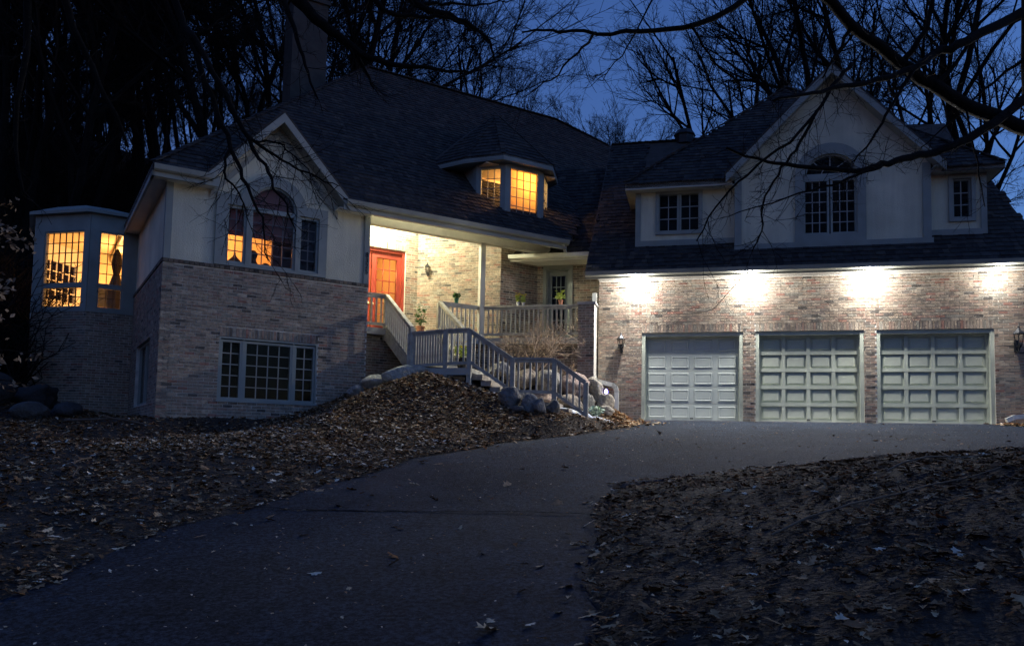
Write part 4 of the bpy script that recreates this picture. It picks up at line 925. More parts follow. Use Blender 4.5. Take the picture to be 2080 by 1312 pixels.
# ================================================================ BOULDERS
def boulder(name, c, r, lab, seed, colr, group, rotz=0.0, cat='boulder'):
    rs = random.Random(seed); n1, n2 = 22, 34; m1 = MB(); vv = []
    ph = [(rs.uniform(-1, 1), rs.uniform(-1, 1), rs.uniform(-1, 1), rs.uniform(1.5, 5), rs.uniform(0, 6.3)) for _ in range(9)]
    pl = [(Vector((rs.gauss(0, 1), rs.gauss(0, 1), rs.gauss(0, .8))).normalized(), rs.uniform(.60, .90)) for _ in range(15)]
    for i in range(n1+1):
        th = math.pi*i/n1
        for j in range(n2):
            p = 2*math.pi*j/n2; d = Vector((math.sin(th)*math.cos(p), math.sin(th)*math.sin(p), -math.cos(th)))
            k = 1.08
            for nn, dd in pl:
                t = d.dot(nn)
                if t > .2: k = -math.log(math.exp(-k*34)+math.exp(-min(dd/t, 4)*34))/34
            k += sum(.012*math.sin((d.x*a+d.y*b_+d.z*c_)*f*3+o_) for a, b_, c_, f, o_ in ph)
            q = Vector((d.x*r[0]*k, d.y*r[1]*k, d.z*r[2]*k))*1.12
            vv.append((c[0]+q.x*math.cos(rotz)-q.y*math.sin(rotz), c[1]+q.x*math.sin(rotz)+q.y*math.cos(rotz), c[2]+q.z))
    ff = [(i*n2+j, i*n2+(j+1) % n2, (i+1)*n2+(j+1) % n2, (i+1)*n2+j) for i in range(n1) for j in range(n2)]
    m1.add(vv, ff); o = m1.obj(name, M_['rock'], None, smooth=True, base=c); o.color = (*colr, 1)
    return tag(o, lab, cat, group)
gth = math.atan2(G.d[1], G.d[0])
RG = 'boulders retaining the bed behind the stairs'
RB = [(-1.60, -1.75, 1.62, .36, .32, .30, (.31, .25, .18), 'tan boulder on top course of rock wall, directly right of the stair mid post'),
      (-1.66, -2.02, 1.14, .34, .30, .28, (.30, .27, .22), 'grey boulder on low course of rock wall, behind first level balusters'),
      (-.95, -1.65, 1.55, .38, .34, .30, (.27, .245, .205), 'rounded grey boulder on top course, behind middle level balusters'),
      (-.98, -1.95, 1.08, .36, .32, .26, (.32, .23, .175), 'pinkish boulder low in rock wall, below the rounded grey boulder'),
      (-.36, -1.50, 1.48, .40, .32, .30, (.34, .25, .20), 'largest pink boulder atop the rock wall, behind lower sloping rail'),
      (-.38, -1.95, 1.02, .30, .30, .26, (.27, .22, .165), 'brown boulder low in rock wall behind the fourth stair post'),
      (-.02, -1.75, 1.08, .20, .22, .27, (.25, .23, .19), 'narrow upright grey boulder between lowest stair balusters'),
      (.10, -1.25, 1.40, .25, .25, .30, (.36, .32, .25), 'tall pale boulder right of the lowest stair post, near downspout'),
      (.34, -1.40, 1.12, .21, .20, .22, (.38, .33, .25), 'round speckled pale boulder in front of the downspout elbow'),
      (.44, -1.75, .88, .20, .18, .12, (.36, .32, .25), 'flat pale stone at the drive edge below the downspout'),
      (-2.15, -1.85, 1.85, .30, .28, .22, (.26, .24, .21), 'small boulder at upper end of rock wall beside the stone steps')]
for i, (u, v, z, a, b_, c_, cl, lab) in enumerate(RB): boulder('boulder', G.P(u, v, z), (a, b_, c_), lab, 40+i, cl, RG, gth+rnd.uniform(-.3, .3))
for i, (u, v, r, lab, cl) in enumerate([(-1.20, -4.55, (.27, .24, .21), 'largest dark boulder leaning on the leafy mound, left end of the row of four', (.13, .12, .11)), (-.82, -4.62, (.19, .20, .20), 'dark split-face boulder second in the row of four on mound', (.16, .16, .16)),
                                   (-.62, -4.60, (.17, .20, .18), 'smooth tilted boulder third in the row of four on mound', (.15, .14, .13)), (-.40, -4.30, (.19, .18, .16), 'small dark boulder behind, right end of the row of four on mound', (.10, .095, .09)), (-.98, -4.85, (.16, .12, .07), 'low flat stone half buried in leaves before the row of four boulders', (.09, .085, .08))]):
    boulder('boulder', G.P(u, v, gz(u, v)+r[2]*.55), r, lab, 70+i, cl, 'boulders on the leaf covered mound', gth+rnd.uniform(-.5, .5))
for i, (s, v, r, dz, lab, cl) in enumerate([(5.15, -1.15, (.62, .36, .24), .12, 'big flat-topped pale slab boulder beside the stair landing post', (.30, .30, .26)), (4.50, -.75, (.40, .26, .18), .16, 'pale ledge boulder against brick wall left of the slab', (.30, .30, .27)),
                                         (4.10, -.60, (.20, .18, .15), .10, 'small round pale stone at the brick wall, left end of ledge', (.33, .32, .29)), (4.45, -1.25, (.34, .2, .10), .02, 'low elongated stone tucked beneath the pale slab boulder', (.26, .26, .22))]):
    u_, v_ = G.loc(*L.P(s, v, 0)[:2]); boulder('boulder', (*L.P(s, v, 0)[:2], gz(u_, v_)+dz), r, lab, 90+i, cl, 'pale boulders by the stair landing', math.atan2(L.d[1], L.d[0])+rnd.uniform(-.2, .2))
for i, (s, v, r, lab, cl) in enumerate([(-2.1, 3.8, (.6, .5, .40), 'large shade-blackened boulder heaped at the foot of the bay', (.025, .025, .026)), (-1.5, 2.2, (.40, .34, .2), 'shade-darkened angular boulder below the bay, in front of the larger one', (.04, .04, .042)), (-2.2, 1.8, (.36, .3, .22), 'grey pointed boulder at lower left of the bay corner', (.06, .06, .06)), (-3.2, 3.0, (.6, .5, .4), 'shade-blackened boulder at far left edge beside the bay', (.025, .025, .025))]):  # shadow around the bay foot is put into these near-black rock colours
    u_, v_ = G.loc(*L.P(s, v, 0)[:2]); boulder('boulder', (*L.P(s, v, 0)[:2], gz(u_, v_)+r[2]*.45), r, lab, 110+i, cl, 'shade-darkened boulders below the bay', rnd.uniform(0, 3))

# ================================================================ PLANTS, POTS, SMALL THINGS
def leaves_blob(mb, c, r, n, size, rs, flat=1.0):
    for _ in range(n):
        d = Vector((rs.gauss(0, 1), rs.gauss(0, 1), rs.gauss(0, 1))).normalized()*r*(rs.random()**.5); d.z *= flat
        p = Vector(c)+d; a = Vector((rs.gauss(0, 1), rs.gauss(0, 1), rs.gauss(0, .6))).normalized(); b_ = a.cross(Vector((rs.gauss(0, 1), rs.gauss(0, 1), rs.gauss(0, 1)))).normalized()
        s = size*rs.uniform(.7, 1.3); mb.add([tuple(p-a*s), tuple(p+b_*s*.5), tuple(p+a*s), tuple(p-b_*s*.5)], [(0, 1, 2), (0, 2, 3)])
def flower_heads(mb, c, r, n, size, rs):
    for _ in range(n):
        p = Vector(c)+Vector((rs.uniform(-r, r), rs.uniform(-r, r), rs.uniform(-.3, 1)*r*.8)); nz = rs.uniform(.3, 1)
        for k in range(7):
            t = 2*math.pi*k/7+rs.random(); d = Vector((math.cos(t), math.sin(t), nz*.4)).normalized(); e = d.cross(Vector((0, 0, 1))).normalized()*size*.35
            mb.add([tuple(p), tuple(p+d*size*.6+e), tuple(p+d*size), tuple(p+d*size*.6-e)], [(0, 1, 2), (0, 2, 3)])
        mb.lathe(p-Vector((0, 0, size*.15)), [(.0, 0), (size*.35, size*.12), (size*.3, size*.3), (0, size*.4)], 6)
def pot_plant(p, lab, pot, potm, lr, ln, lm, fr_, fn, fm, fs, h, seed):
    rs = random.Random(seed); o = thing('potted_flowers', lab, 'potted plant', p)
    m1 = MB(); r0 = pot; m1.lathe(p, [(r0*.7, 0), (r0*.95, pot*1.6), (r0*1.08, pot*1.6), (r0*1.08, pot*1.95), (r0*.9, pot*1.95)], 14); m1.obj('pot', M_[potm], o, smooth=False)
    m1 = MB(); top = Vector(p)+Vector((0, 0, pot*1.9))
    for _ in range(ln//4):
        q = top+Vector((rs.uniform(-lr, lr), rs.uniform(-lr, lr), rs.uniform(.4, 1)*h)); m1.tube([top, top.lerp(q, .5)+Vector((0, 0, .02)), q], .004, 3)
    leaves_blob(m1, top+Vector((0, 0, h*.5)), lr, ln, .05, rs, h/lr*.5); m1.obj('foliage', M_[lm], o)
    if fn:
        m1 = MB(); flower_heads(m1, top+Vector((0, 0, h*.9)), fr_, fn, fs, rs); m1.obj('flowers', M_[fm], o)
zr = ZD+RH+.025
pot_plant(L.P(7.17, .54, zr), 'white flowers in a dark green pot on the railing left of the porch post', .06, 'pot_green', .10, 70, 'green', .10, 9, 'flower_white', .04, .16, 1)
pot_plant(DK2.P(1.00, .02, zr), 'left of a pair of white vases of yellow flowers on the porch railing', .045, 'pot_white', .07, 40, 'flower_lime', .08, 9, 'flower_yellow', .045, .20, 2)
pot_plant(DK2.P(1.14, .02, zr), 'right of a pair of white vases of yellow flowers on the porch railing', .04, 'pot_white', .06, 34, 'flower_lime', .07, 8, 'flower_yellow', .045, .19, 3)
pot_plant(DK2.P(2.14, .02, zr), 'lime green flowers in a clay pot on railing before the side door', .06, 'terracotta', .12, 60, 'flower_lime', .12, 14, 'flower_lime', .05, .18, 4)
pot_plant(L.P(6.35, .95, ZD), 'tall white flowers in a clay pot on the deck near the red door', .11, 'terracotta', .17, 70, 'green', .22, 16, 'flower_white', .075, .55, 5)
pot_plant(G.P(-2.78, -2.9, ZL), 'yellow green potted mums on the stair landing behind the balusters', .14, 'dark_furn', .20, 120, 'flower_lime', .20, 16, 'flower_yellow', .05, .30, 6)
# Bare shrub behind the boulders
def shrub(c, h, n, lab, seed, mat='shrub', spread=.8, name='bare_shrub'):
    rs = random.Random(seed); o = thing(name, lab, 'shrub', c); m1 = MB(); m2 = MB()
    def go(p, d, l, r, lev):
        pts = [p]; q = p
        for i in range(3):
            d = (d+Vector((rs.gauss(0, .32), rs.gauss(0, .32), rs.gauss(0, .22)+.02))).normalized(); q = q+d*l/3; pts.append(q)
        (m1 if lev == 0 else m2).tube(pts, [r, r*.85, r*.7, r*.5], 5 if lev == 0 else 3, cap=False)
        if lev < 3:
            for _ in range((6, 5, 4)[lev]):
                t = rs.uniform(.35, 1); k = min(int(t*3), 2); b_ = pts[k].lerp(pts[k+1], t*3-k)
                nd = (d+Vector((rs.gauss(0, .7), rs.gauss(0, .7), rs.gauss(.1, .4)))).normalized(); go(b_, nd, l*rs.uniform(.4, .65), r*.55, lev+1)
    for _ in range(n):
        a = rs.uniform(0, 6.28); d = Vector((math.cos(a)*spread*rs.random(), math.sin(a)*spread*rs.random(), 1)).normalized()
        go(Vector(c)+Vector((rs.uniform(-.12, .12), rs.uniform(-.12, .12), -.05)), d, h*rs.uniform(.45, .7), .015, 0)
    m1.obj('stems', M_[mat], o); m2.obj('twigs', M_[mat], o)
shrub(G.P(-1.45, -1.15, gz(-1.45, -1.15)), 1.9, 15, 'bare tan shrub with tangled twigs between stair rail and porch deck', 21, spread=1.1)
shrub(G.P(-.6, -1.1, gz(-.6, -1.1)), .5, 6, 'small bare shrub at the foot of the brick pier', 22)
# pale little plant, snow, blue garden light
o = thing('frosted_plant', 'small pale green plant at the foot of lowest stair post', 'plant', G.P(.25, -2.2, gz(.25, -2.2)))
m1 = MB(); rs = random.Random(4); leaves_blob(m1, G.P(.25, -2.2, gz(.25, -2.2)+.12), .17, 150, .06, rs, .8); m1.obj('foliage', simple('frosted_leaf', (.45, .55, .42), .8, .2, 20), o)
def snow(u, v, a, b_, h, lab, seed):
    rs = random.Random(seed); n = 26; m1 = MB(); vv = []; rings = 5; z0 = gz(u, v)
    ph = [rs.uniform(0, 6) for _ in range(4)]
    for i in range(rings+1):
        f = i/rings
        for k in range(n):
            t = 2*math.pi*k/n; w = 1+.22*math.sin(2*t+ph[0])+.15*math.sin(3*t+ph[1])+.1*math.sin(5*t+ph[2])
            uu, v2 = u+a*w*(1-f*.98)*math.cos(t), v+b_*w*(1-f*.98)*math.sin(t)
            vv.append(G.P(uu, v2, max(gz(uu, v2), z0-.15)+h*(1-(1-f)**2.2)-.01+.01*math.sin(uu*17)*math.sin(v2*19)))
    ff = [(i*n+k, i*n+(k+1) % n, (i+1)*n+(k+1) % n, (i+1)*n+k) for i in range(rings) for k in range(n)]+[tuple(range(rings*n, rings*n+n))]
    m1.add(vv, ff); tag(m1.obj('snow_patch', M_['snow'], None, smooth=True, base=G.P(u, v, z0)), lab, 'snow', 'leftover snow by the stairs')
snow(-.32, -2.65, .28, .16, .09, 'upper patch of old snow behind the lowest sloping rail', 1)
snow(.02, -2.75, .22, .16, .12, 'middle lump of old snow between lowest stair balusters', 2)
snow(.42, -2.4, .22, .15, .05, 'lower smear of old snow beside the pale stones at drive edge', 3)
o = thing('garden_light', 'small blue glowing garden light above the speckled boulder', 'garden light', G.P(.36, -1.20, 1.2))
m1 = MB(); m1.tube([G.P(.36, -1.20, 1.0), G.P(.36, -1.20, 1.36)], .008, 6); m1.obj('stake', M_['metal_dark'], o)
m1 = MB(); m1.lathe(G.P(.36, -1.20, 1.34), [(.02, 0), (.045, .03), (.03, .09), (.0, .12)], 8); m1.obj('glow_head', M_['blue_led'], o)
# silhouettes on the sill of the lit front window
for a, prof, lab in ((1.50, [(.15, 0), (.17, .08), (.13, .16), (.05, .24), (.02, .30), (.025, .33), (.0, .36)], 'dark pointed ornament standing inside the narrow left sash'),
                     (1.90, [(.12, 0), (.13, .1), (.08, .2), (.065, .25), (.09, .32), (.10, .38), (.06, .41), (.05, .44), (0, .45)], 'dark figurine with a brimmed hat in lit middle window'),
                     (2.18, [(.13, 0), (.14, .08), (.09, .15), (.04, .19), (0, .2)], 'low dark rounded ornament right of the hatted figurine in window')):
    m1 = MB(); m1.lathe(L.P(a, .30, 3.84), prof, 14); tag(m1.obj('figurine', M_['dark_furn'], None, smooth=True, base=L.P(a, .30, 3.84)), lab, 'figurine', 'dark ornaments on the window sill')
# loose cable hanging from the garage eave
m1 = MB(); cz = [(3.62, -.50, 4.30), (3.45, -.42, 4.12), (3.25, -.34, 3.92), (3.05, -.26, 3.70), (2.90, -.20, 3.55), (2.70, -.14, 3.48), (2.5, -.10, 3.47), (2.42, -.06, 3.46)]
m1.tube([G.P(*c) for c in cz], .008, 5); tag(m1.obj('loose_cable', M_['dark_furn'], None, base=G.P(3.0, -.3, 3.4)), 'thin dark cable drooping from second flood bulb across the brick', 'cable')

# ================================================================ TREES
def grow(mbs, p, d, l, r, lev, rs, nch, up, wig, nseg, ratio, ang, rmin=.009):
    pts = [p]; q = p; rad = [r]; ns = nseg[lev]
    for i in range(ns):
        d = (d+Vector((rs.gauss(0, wig), rs.gauss(0, wig), rs.gauss(0, wig*.6)+up))).normalized(); q = q+d*(l/ns); pts.append(q); rad.append(max(r*(1-.62*(i+1)/ns), rmin*.7))
    mbs[0 if lev < 2 else 1].tube(pts, rad, (8, 5, 4, 3, 3)[lev], cap=False)
    if lev+1 < len(nseg):
        for i in range(nch[lev]):
            t = rs.uniform(.32 if lev else .30, 1.0); k = min(int(t*ns), ns-1); f = t*ns-k; b_ = pts[k].lerp(pts[k+1], f)
            dd = (pts[k+1]-pts[k]).normalized(); ax = Vector((rs.gauss(0, 1), rs.gauss(0, 1), rs.gauss(0, .7))); ax = (ax-dd*ax.dot(dd)).normalized(); a = rs.uniform(*ang)
            nd = dd*math.cos(a)+ax*math.sin(a); rr_ = max(rad[k]*rs.uniform(.45, .72), rmin)
            grow(mbs, b_, nd, l*ratio[lev]*rs.uniform(.6, 1.1)*(1.15-.45*t), rr_, lev+1, rs, nch, up, wig, nseg, ratio, ang, rmin)
def make_tree_mesh(seed, h, r, nch=(9, 7, 6, 4), ang=(.35, .95), up=.05):
    rs = random.Random(seed); mbs = (MB(), MB())
    grow(mbs, Vector((0, 0, -.4)), Vector((rs.gauss(0, .04), rs.gauss(0, .04), 1)), h*.86, r, 0, rs, nch, up, .10, (7, 5, 4, 3, 2), (.48, .55, .55, .55), ang)
    return mbs[0].mesh('trunk', M_['bark']), mbs[1].mesh('crown', M_['twig'])
PROTO = [make_tree_mesh(100+i, 20, .16, nch=((11, 9, 7, 5) if i < 4 else (13, 9, 7, 5)), ang=((.3, .8) if i % 2 else (.4, 1.05))) for i in range(6)]
PROTO += [make_tree_mesh(140+i, 20, .21, nch=(9, 8, 7, 5), ang=(.35, .85)) for i in range(2)]
rt = random.Random(55)
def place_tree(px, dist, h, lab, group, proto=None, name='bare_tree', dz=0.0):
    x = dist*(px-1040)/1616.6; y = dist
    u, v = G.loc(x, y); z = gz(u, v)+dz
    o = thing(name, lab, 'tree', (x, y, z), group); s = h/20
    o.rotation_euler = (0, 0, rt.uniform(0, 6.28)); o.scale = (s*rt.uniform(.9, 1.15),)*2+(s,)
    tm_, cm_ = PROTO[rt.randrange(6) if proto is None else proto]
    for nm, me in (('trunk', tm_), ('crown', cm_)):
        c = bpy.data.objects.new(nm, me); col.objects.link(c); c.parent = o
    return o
GB, GR_, GL_ = 'bare trees on the slope behind the roof', 'bare trees behind the garage', 'dense bare woods left of the house'
LB, LR, LL = 'bare tree rising behind the main roof ridge', 'tall bare tree behind the garage gable', 'bare tree in the dense dark woods left of the chimney'
BT = [(640, 40, 20), (705, 46, 20), (770, 44, 18), (830, 52, 20), (885, 46, 16.5), (945, 52, 18), (995, 50, 16), (1045, 56, 15), (1095, 52, 11.5), (1140, 58, 10), (1185, 56, 8), (1230, 60, 8), (1265, 54, 9), (1305, 56, 13.5), (1345, 50, 14.5), (720, 60, 23)]
for px, d, h in BT:
    pass
ORD = 'first second third fourth fifth sixth seventh eighth ninth tenth eleventh twelfth thirteenth fourteenth fifteenth sixteenth'.split()
for i, (px, d, h) in enumerate(sorted(BT)): place_tree(px, d, h, 'bare tree on slope behind main roof, %s trunk counting right from the chimney' % ORD[i], GB)
RT = [(1385, 48, 15, None), (1450, 44, 19, 6), (1530, 38, 20, 7), (1620, 40, 23, 6), (1700, 36, 21, 7), (1790, 40, 23, 6), (1870, 35, 21, 7), (1960, 38, 22, 6), (2050, 34, 20, 7), (1495, 50, 18, 2), (1740, 48, 20, 3), (1910, 50, 20, 1), (2010, 46, 19, 2)]
RT.sort(key=lambda t: t[0])
for i, (px, d, h, pr) in enumerate(RT):
    place_tree(px, d, h, 'tall bare tree behind the garage, %s trunk counting right from the roof vent' % ORD[i], GR_, pr)
for i in range(88):
    px = -170+i*9.0+rt.uniform(-10, 10); d = rt.uniform(28, 62)
    if px > 190 and i % 2: continue
    place_tree(px, d, rt.uniform(17, 26), LL, GL_, rt.choice((0, 1, 4, 5, 2, 3)))
for i in range(44):
    place_tree(-160+i*17+rt.uniform(-10, 10), rt.uniform(64, 88), rt.uniform(13, 19), 'slender bare tree far up the wooded slope left of the chimney', 'far trees up the left slope', rt.choice((0, 1, 2, 3)))
# brush on the dark hillside left of the house: undergrowth, nobody could count it
ub = MB(); rs = random.Random(9)
for i in range(900):
    d = rs.uniform(19, 42); px = rs.uniform(-350, 420) if d > 26 else rs.uniform(-350, 30); x = d*(px-1040)/1616.6; u, v = G.loc(x, d); z = gz(u, v)
    for k in range(9):
        a = Vector((rs.gauss(0, .5), rs.gauss(0, .5), 1)).normalized(); l = rs.uniform(.8, 3.2); p = Vector((x+rs.gauss(0, .4), d+rs.gauss(0, .4), z-.1)); q = p+a*l*.5+Vector((rs.gauss(0, .2), rs.gauss(0, .2), 0)); e = q+(a+Vector((rs.gauss(0, .4), rs.gauss(0, .4), 0)))*l*.5
        ub.tube([p, q, e], [.02, .015, .008], 3, cap=False)
        for _ in range(4):
            w = q.lerp(e, rs.random()); f = w+Vector((rs.gauss(0, .35), rs.gauss(0, .35), rs.uniform(0, .5))); ub.tube([w, f], [.009, .007], 3, cap=False)
tag(ub.obj('undergrowth', M_['twig'], None), 'dark leafless brush covering the hillside left of the house', 'brush', kind='stuff')
def side_twigs(mb, pts, r0, r1, rs, dens, tl):
    pts = [Vector(p) for p in pts]
    for i in range(len(pts)-1):
        a, b_ = pts[i], pts[i+1]; n = max(1, int((b_-a).length*dens))
        for k in range(n):
            t = rs.random(); p = a.lerp(b_, t); d = (b_-a).normalized(); ax = Vector((rs.gauss(0, 1), rs.gauss(0, 1), rs.gauss(-.1, .9))); ax = (ax-d*ax.dot(d)).normalized(); an = rs.uniform(.5, 1.1); nd = (d*math.cos(an)+ax*math.sin(an)).normalized()
            l = tl*rs.uniform(.3, 1.0)
            def tw(p, d, l, r, lev):
                q = p; pp = [p]
                for j in range(3): d = (d+Vector((rs.gauss(0, .2), rs.gauss(0, .2), rs.gauss(0, .2)))).normalized(); q = q+d*l/3; pp.append(q)
                mb.tube(pp, [r, r*.8, r*.65, r*.45], 3, cap=False)
                if lev < 2:
                    for _ in range(3):
                        f = rs.random()*3; kk = min(int(f), 2); tw(pp[kk].lerp(pp[kk+1], f-kk), (d+Vector((rs.gauss(0, .6), rs.gauss(0, .6), rs.gauss(0, .6)))).normalized(), l*.5, r*.6, lev+1)
            tw(p, nd, l, .0055, 0)
def smooth_path(pts, rs, wob, sub=4):
    pts = [Vector(p) for p in pts]; out = []
    for i in range(len(pts)-1):
        p0, p1, p2, p3 = pts[max(i-1, 0)], pts[i], pts[i+1], pts[min(i+2, len(pts)-1)]
        for k in range(sub):
            t = k/sub; q = .5*((2*p1)+(p2-p0)*t+(2*p0-5*p1+4*p2-p3)*t*t+(3*p1-p0-3*p2+p3)*t**3)
            if k or i: q = q+Vector((rs.gauss(0, wob), rs.gauss(0, wob), rs.gauss(0, wob)))
            out.append(q)
    out.append(pts[-1]); return out
FG_RIGHT = dict(trunk=([(9.42, 13.27, -0.56), (8.93, 12.96, 1.05), (8.56, 12.8, 3.29), (8.29, 12.65, 5.37), (8.17, 12.51, 7.45), (8.03, 12.36, 9.54)], 0.3, 0.14), limbs=[
  ([(8.31, 12.65, 5.35), (7.02, 12.14, 5.49), (6.32, 11.83, 5.69), (5.76, 11.61, 5.88), (4.8, 11.09, 6.19), (3.96, 10.57, 6.52), (2.86, 10.04, 6.85)], 0.125, 0.06),
  ([(8.27, 12.52, 7.29), (6.85, 11.78, 6.35), (6.28, 11.6, 6.04), (5.75, 11.23, 5.62), (5.04, 10.86, 5.24), (4.26, 10.48, 4.94), (3.82, 10.19, 4.72), (3.27, 9.91, 4.49)], 0.085, 0.015),
  ([(8.39, 12.61, 5.93), (7.14, 11.98, 5.0), (6.42, 11.7, 4.6), (5.79, 11.42, 4.38), (5.22, 11.14, 4.13), (4.78, 10.95, 3.98), (3.81, 10.55, 3.88), (3.35, 10.35, 3.85), (2.71, 10.05, 3.92)], 0.085, 0.014),
  ([(4.81, 11.13, 5.62), (4.41, 10.86, 5.14), (3.97, 10.61, 4.51), (3.34, 10.35, 3.91), (2.9, 10.18, 3.51), (2.48, 10.01, 3.0), (2.28, 9.84, 2.63)], 0.032, 0.008),
  ([(5.22, 11.14, 4.12), (4.85, 10.95, 3.94), (4.36, 10.77, 3.7), (3.69, 10.58, 3.46), (2.81, 10.31, 3.09)], 0.03, 0.006),
  ([(4.1, 10.6, 4.68), (3.84, 10.53, 4.2), (3.58, 10.46, 3.82), (3.32, 10.39, 3.39), (3.24, 10.32, 2.9), (3.13, 10.34, 2.64)], 0.025, 0.008),
  ([(5.79, 11.23, 5.65), (5.23, 10.99, 4.83), (4.92, 10.92, 4.3), (4.63, 10.74, 4.02)], 0.03, 0.008),
  ([(3.69, 10.55, 6.71), (2.59, 10.22, 5.74), (1.75, 9.94, 5.4), (0.97, 9.75, 5.26), (0.4, 9.66, 5.23), (0.03, 9.66, 5.2)], 0.05, 0.01),
  ([(0.97, 9.75, 5.26), (0.72, 9.68, 4.94), (0.41, 9.7, 4.62), (0.05, 9.62, 4.33)], 0.02, 0.006),
  ([(1.75, 9.61, 5.89), (1.45, 9.66, 5.2), (1.14, 9.59, 4.71), (1.05, 9.6, 4.56)], 0.014, 0.004),
  ([(2.22, 10.03, 5.55), (2.53, 10.25, 5.27), (2.99, 10.47, 4.98), (3.45, 10.68, 4.94)], 0.02, 0.006),
  ([(7.02, 12.14, 5.49), (7.12, 12.01, 4.53), (7.19, 11.96, 3.82)], 0.02, 0.006),
  ([(5.76, 11.61, 5.88), (6.12, 11.58, 6.41), (6.25, 11.52, 7.15)], 0.05, 0.03),
  ([(6.39, 11.83, 5.65), (6.89, 11.89, 6.27), (7.23, 11.92, 7.25)], 0.04, 0.02),
  ([(4.8, 11.09, 6.19), (4.63, 11.22, 5.81), (4.43, 11.24, 5.45)], 0.035, 0.01),
  ([(8.25, 12.57, 6.49), (7.5, 12.41, 5.9), (6.85, 12.26, 5.26), (6.34, 12.19, 4.82)], 0.03, 0.008),
])
FG_LEFT = dict(trunk=([(-7.64, 8.62, -1.43), (-7.55, 8.59, 0.42), (-7.5, 8.64, 2.6), (-7.33, 8.68, 4.89), (-7.18, 8.75, 6.71)], 0.28, 0.15), limbs=[
  ([(-7.23, 8.63, 5.56), (-5.46, 8.8, 5.95), (-3.71, 9.01, 5.89), (-2.92, 9.14, 5.5), (-2.47, 9.26, 5.12), (-2.13, 9.38, 4.88), (-1.72, 9.49, 4.7), (-1.18, 9.59, 4.67), (-0.58, 9.7, 4.67)], 0.14, 0.012),
  ([(-2.13, 9.38, 4.88), (-1.95, 9.59, 4.71), (-1.81, 9.71, 4.45)], 0.04, 0.01),
  ([(-3.71, 9.01, 5.89), (-2.54, 9.4, 6.04), (-1.59, 9.62, 5.76), (-1.29, 9.73, 5.55), (-0.79, 9.84, 5.45), (-0.44, 9.95, 5.29), (-0.28, 10.07, 4.99)], 0.09, 0.01),
  ([(-2.54, 9.4, 6.04), (-1.92, 9.43, 5.57), (-1.61, 9.45, 5.31), (-1.26, 9.55, 5.31), (-0.95, 9.55, 5.32), (-0.59, 9.66, 5.22), (-0.34, 9.67, 5.01)], 0.05, 0.008),
  ([(-1.29, 9.73, 5.55), (-0.99, 9.83, 5.66), (-0.49, 9.92, 5.7), (-0.11, 10.01, 5.82)], 0.03, 0.006),
  ([(-2.92, 9.14, 5.5), (-2.65, 9.08, 4.86), (-2.52, 9.11, 4.46), (-2.34, 9.04, 4.01)], 0.04, 0.01),
  ([(-4.32, 8.81, 5.86), (-3.76, 8.7, 4.63), (-3.42, 8.65, 3.82), (-3.16, 8.59, 3.24), (-2.95, 8.53, 2.77), (-2.78, 8.55, 2.45), (-2.66, 8.48, 1.95)], 0.05, 0.006),
  ([(-3.76, 8.7, 4.63), (-3.32, 8.64, 3.93), (-2.97, 8.59, 3.32), (-2.74, 8.61, 2.97), (-2.52, 8.54, 2.57), (-2.4, 8.56, 2.3)], 0.04, 0.006),
  ([(-3.32, 8.64, 3.93), (-3.03, 8.68, 3.44), (-2.73, 8.79, 3.24), (-2.39, 8.81, 3.05), (-2.0, 8.82, 2.9)], 0.03, 0.005),
  ([(-3.16, 8.59, 3.24), (-3.2, 8.51, 2.93), (-3.0, 8.53, 2.66), (-2.92, 8.55, 2.4)], 0.02, 0.005),
  ([(-2.97, 8.59, 3.32), (-2.67, 8.59, 3.3), (-2.45, 8.6, 3.14), (-2.23, 8.61, 2.93)], 0.015, 0.004),
  ([(-5.46, 8.8, 5.95), (-5.21, 8.99, 4.76), (-4.84, 9.14, 4.01), (-4.64, 9.28, 3.47)], 0.06, 0.015),
  ([(-5.85, 8.71, 5.88), (-5.54, 8.7, 4.6), (-5.68, 8.77, 3.54), (-5.56, 8.83, 2.71)], 0.06, 0.012),
])

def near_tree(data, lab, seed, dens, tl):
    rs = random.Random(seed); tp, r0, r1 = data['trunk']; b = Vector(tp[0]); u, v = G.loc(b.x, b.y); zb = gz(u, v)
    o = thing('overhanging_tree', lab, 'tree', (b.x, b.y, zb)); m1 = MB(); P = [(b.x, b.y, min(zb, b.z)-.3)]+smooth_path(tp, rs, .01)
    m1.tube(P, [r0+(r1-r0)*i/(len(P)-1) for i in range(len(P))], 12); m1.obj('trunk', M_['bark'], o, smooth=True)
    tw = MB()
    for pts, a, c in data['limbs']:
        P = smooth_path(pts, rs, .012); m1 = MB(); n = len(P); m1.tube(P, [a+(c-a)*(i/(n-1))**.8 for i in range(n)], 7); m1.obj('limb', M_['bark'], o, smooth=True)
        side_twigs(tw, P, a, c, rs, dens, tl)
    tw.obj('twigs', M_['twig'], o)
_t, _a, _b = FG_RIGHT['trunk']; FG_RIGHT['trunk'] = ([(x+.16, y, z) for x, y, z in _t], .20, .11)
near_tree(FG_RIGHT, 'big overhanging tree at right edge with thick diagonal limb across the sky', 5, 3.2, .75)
near_tree(FG_LEFT, 'overhanging tree at upper left with drooping twigs before the arched window', 6, 3.6, .70)
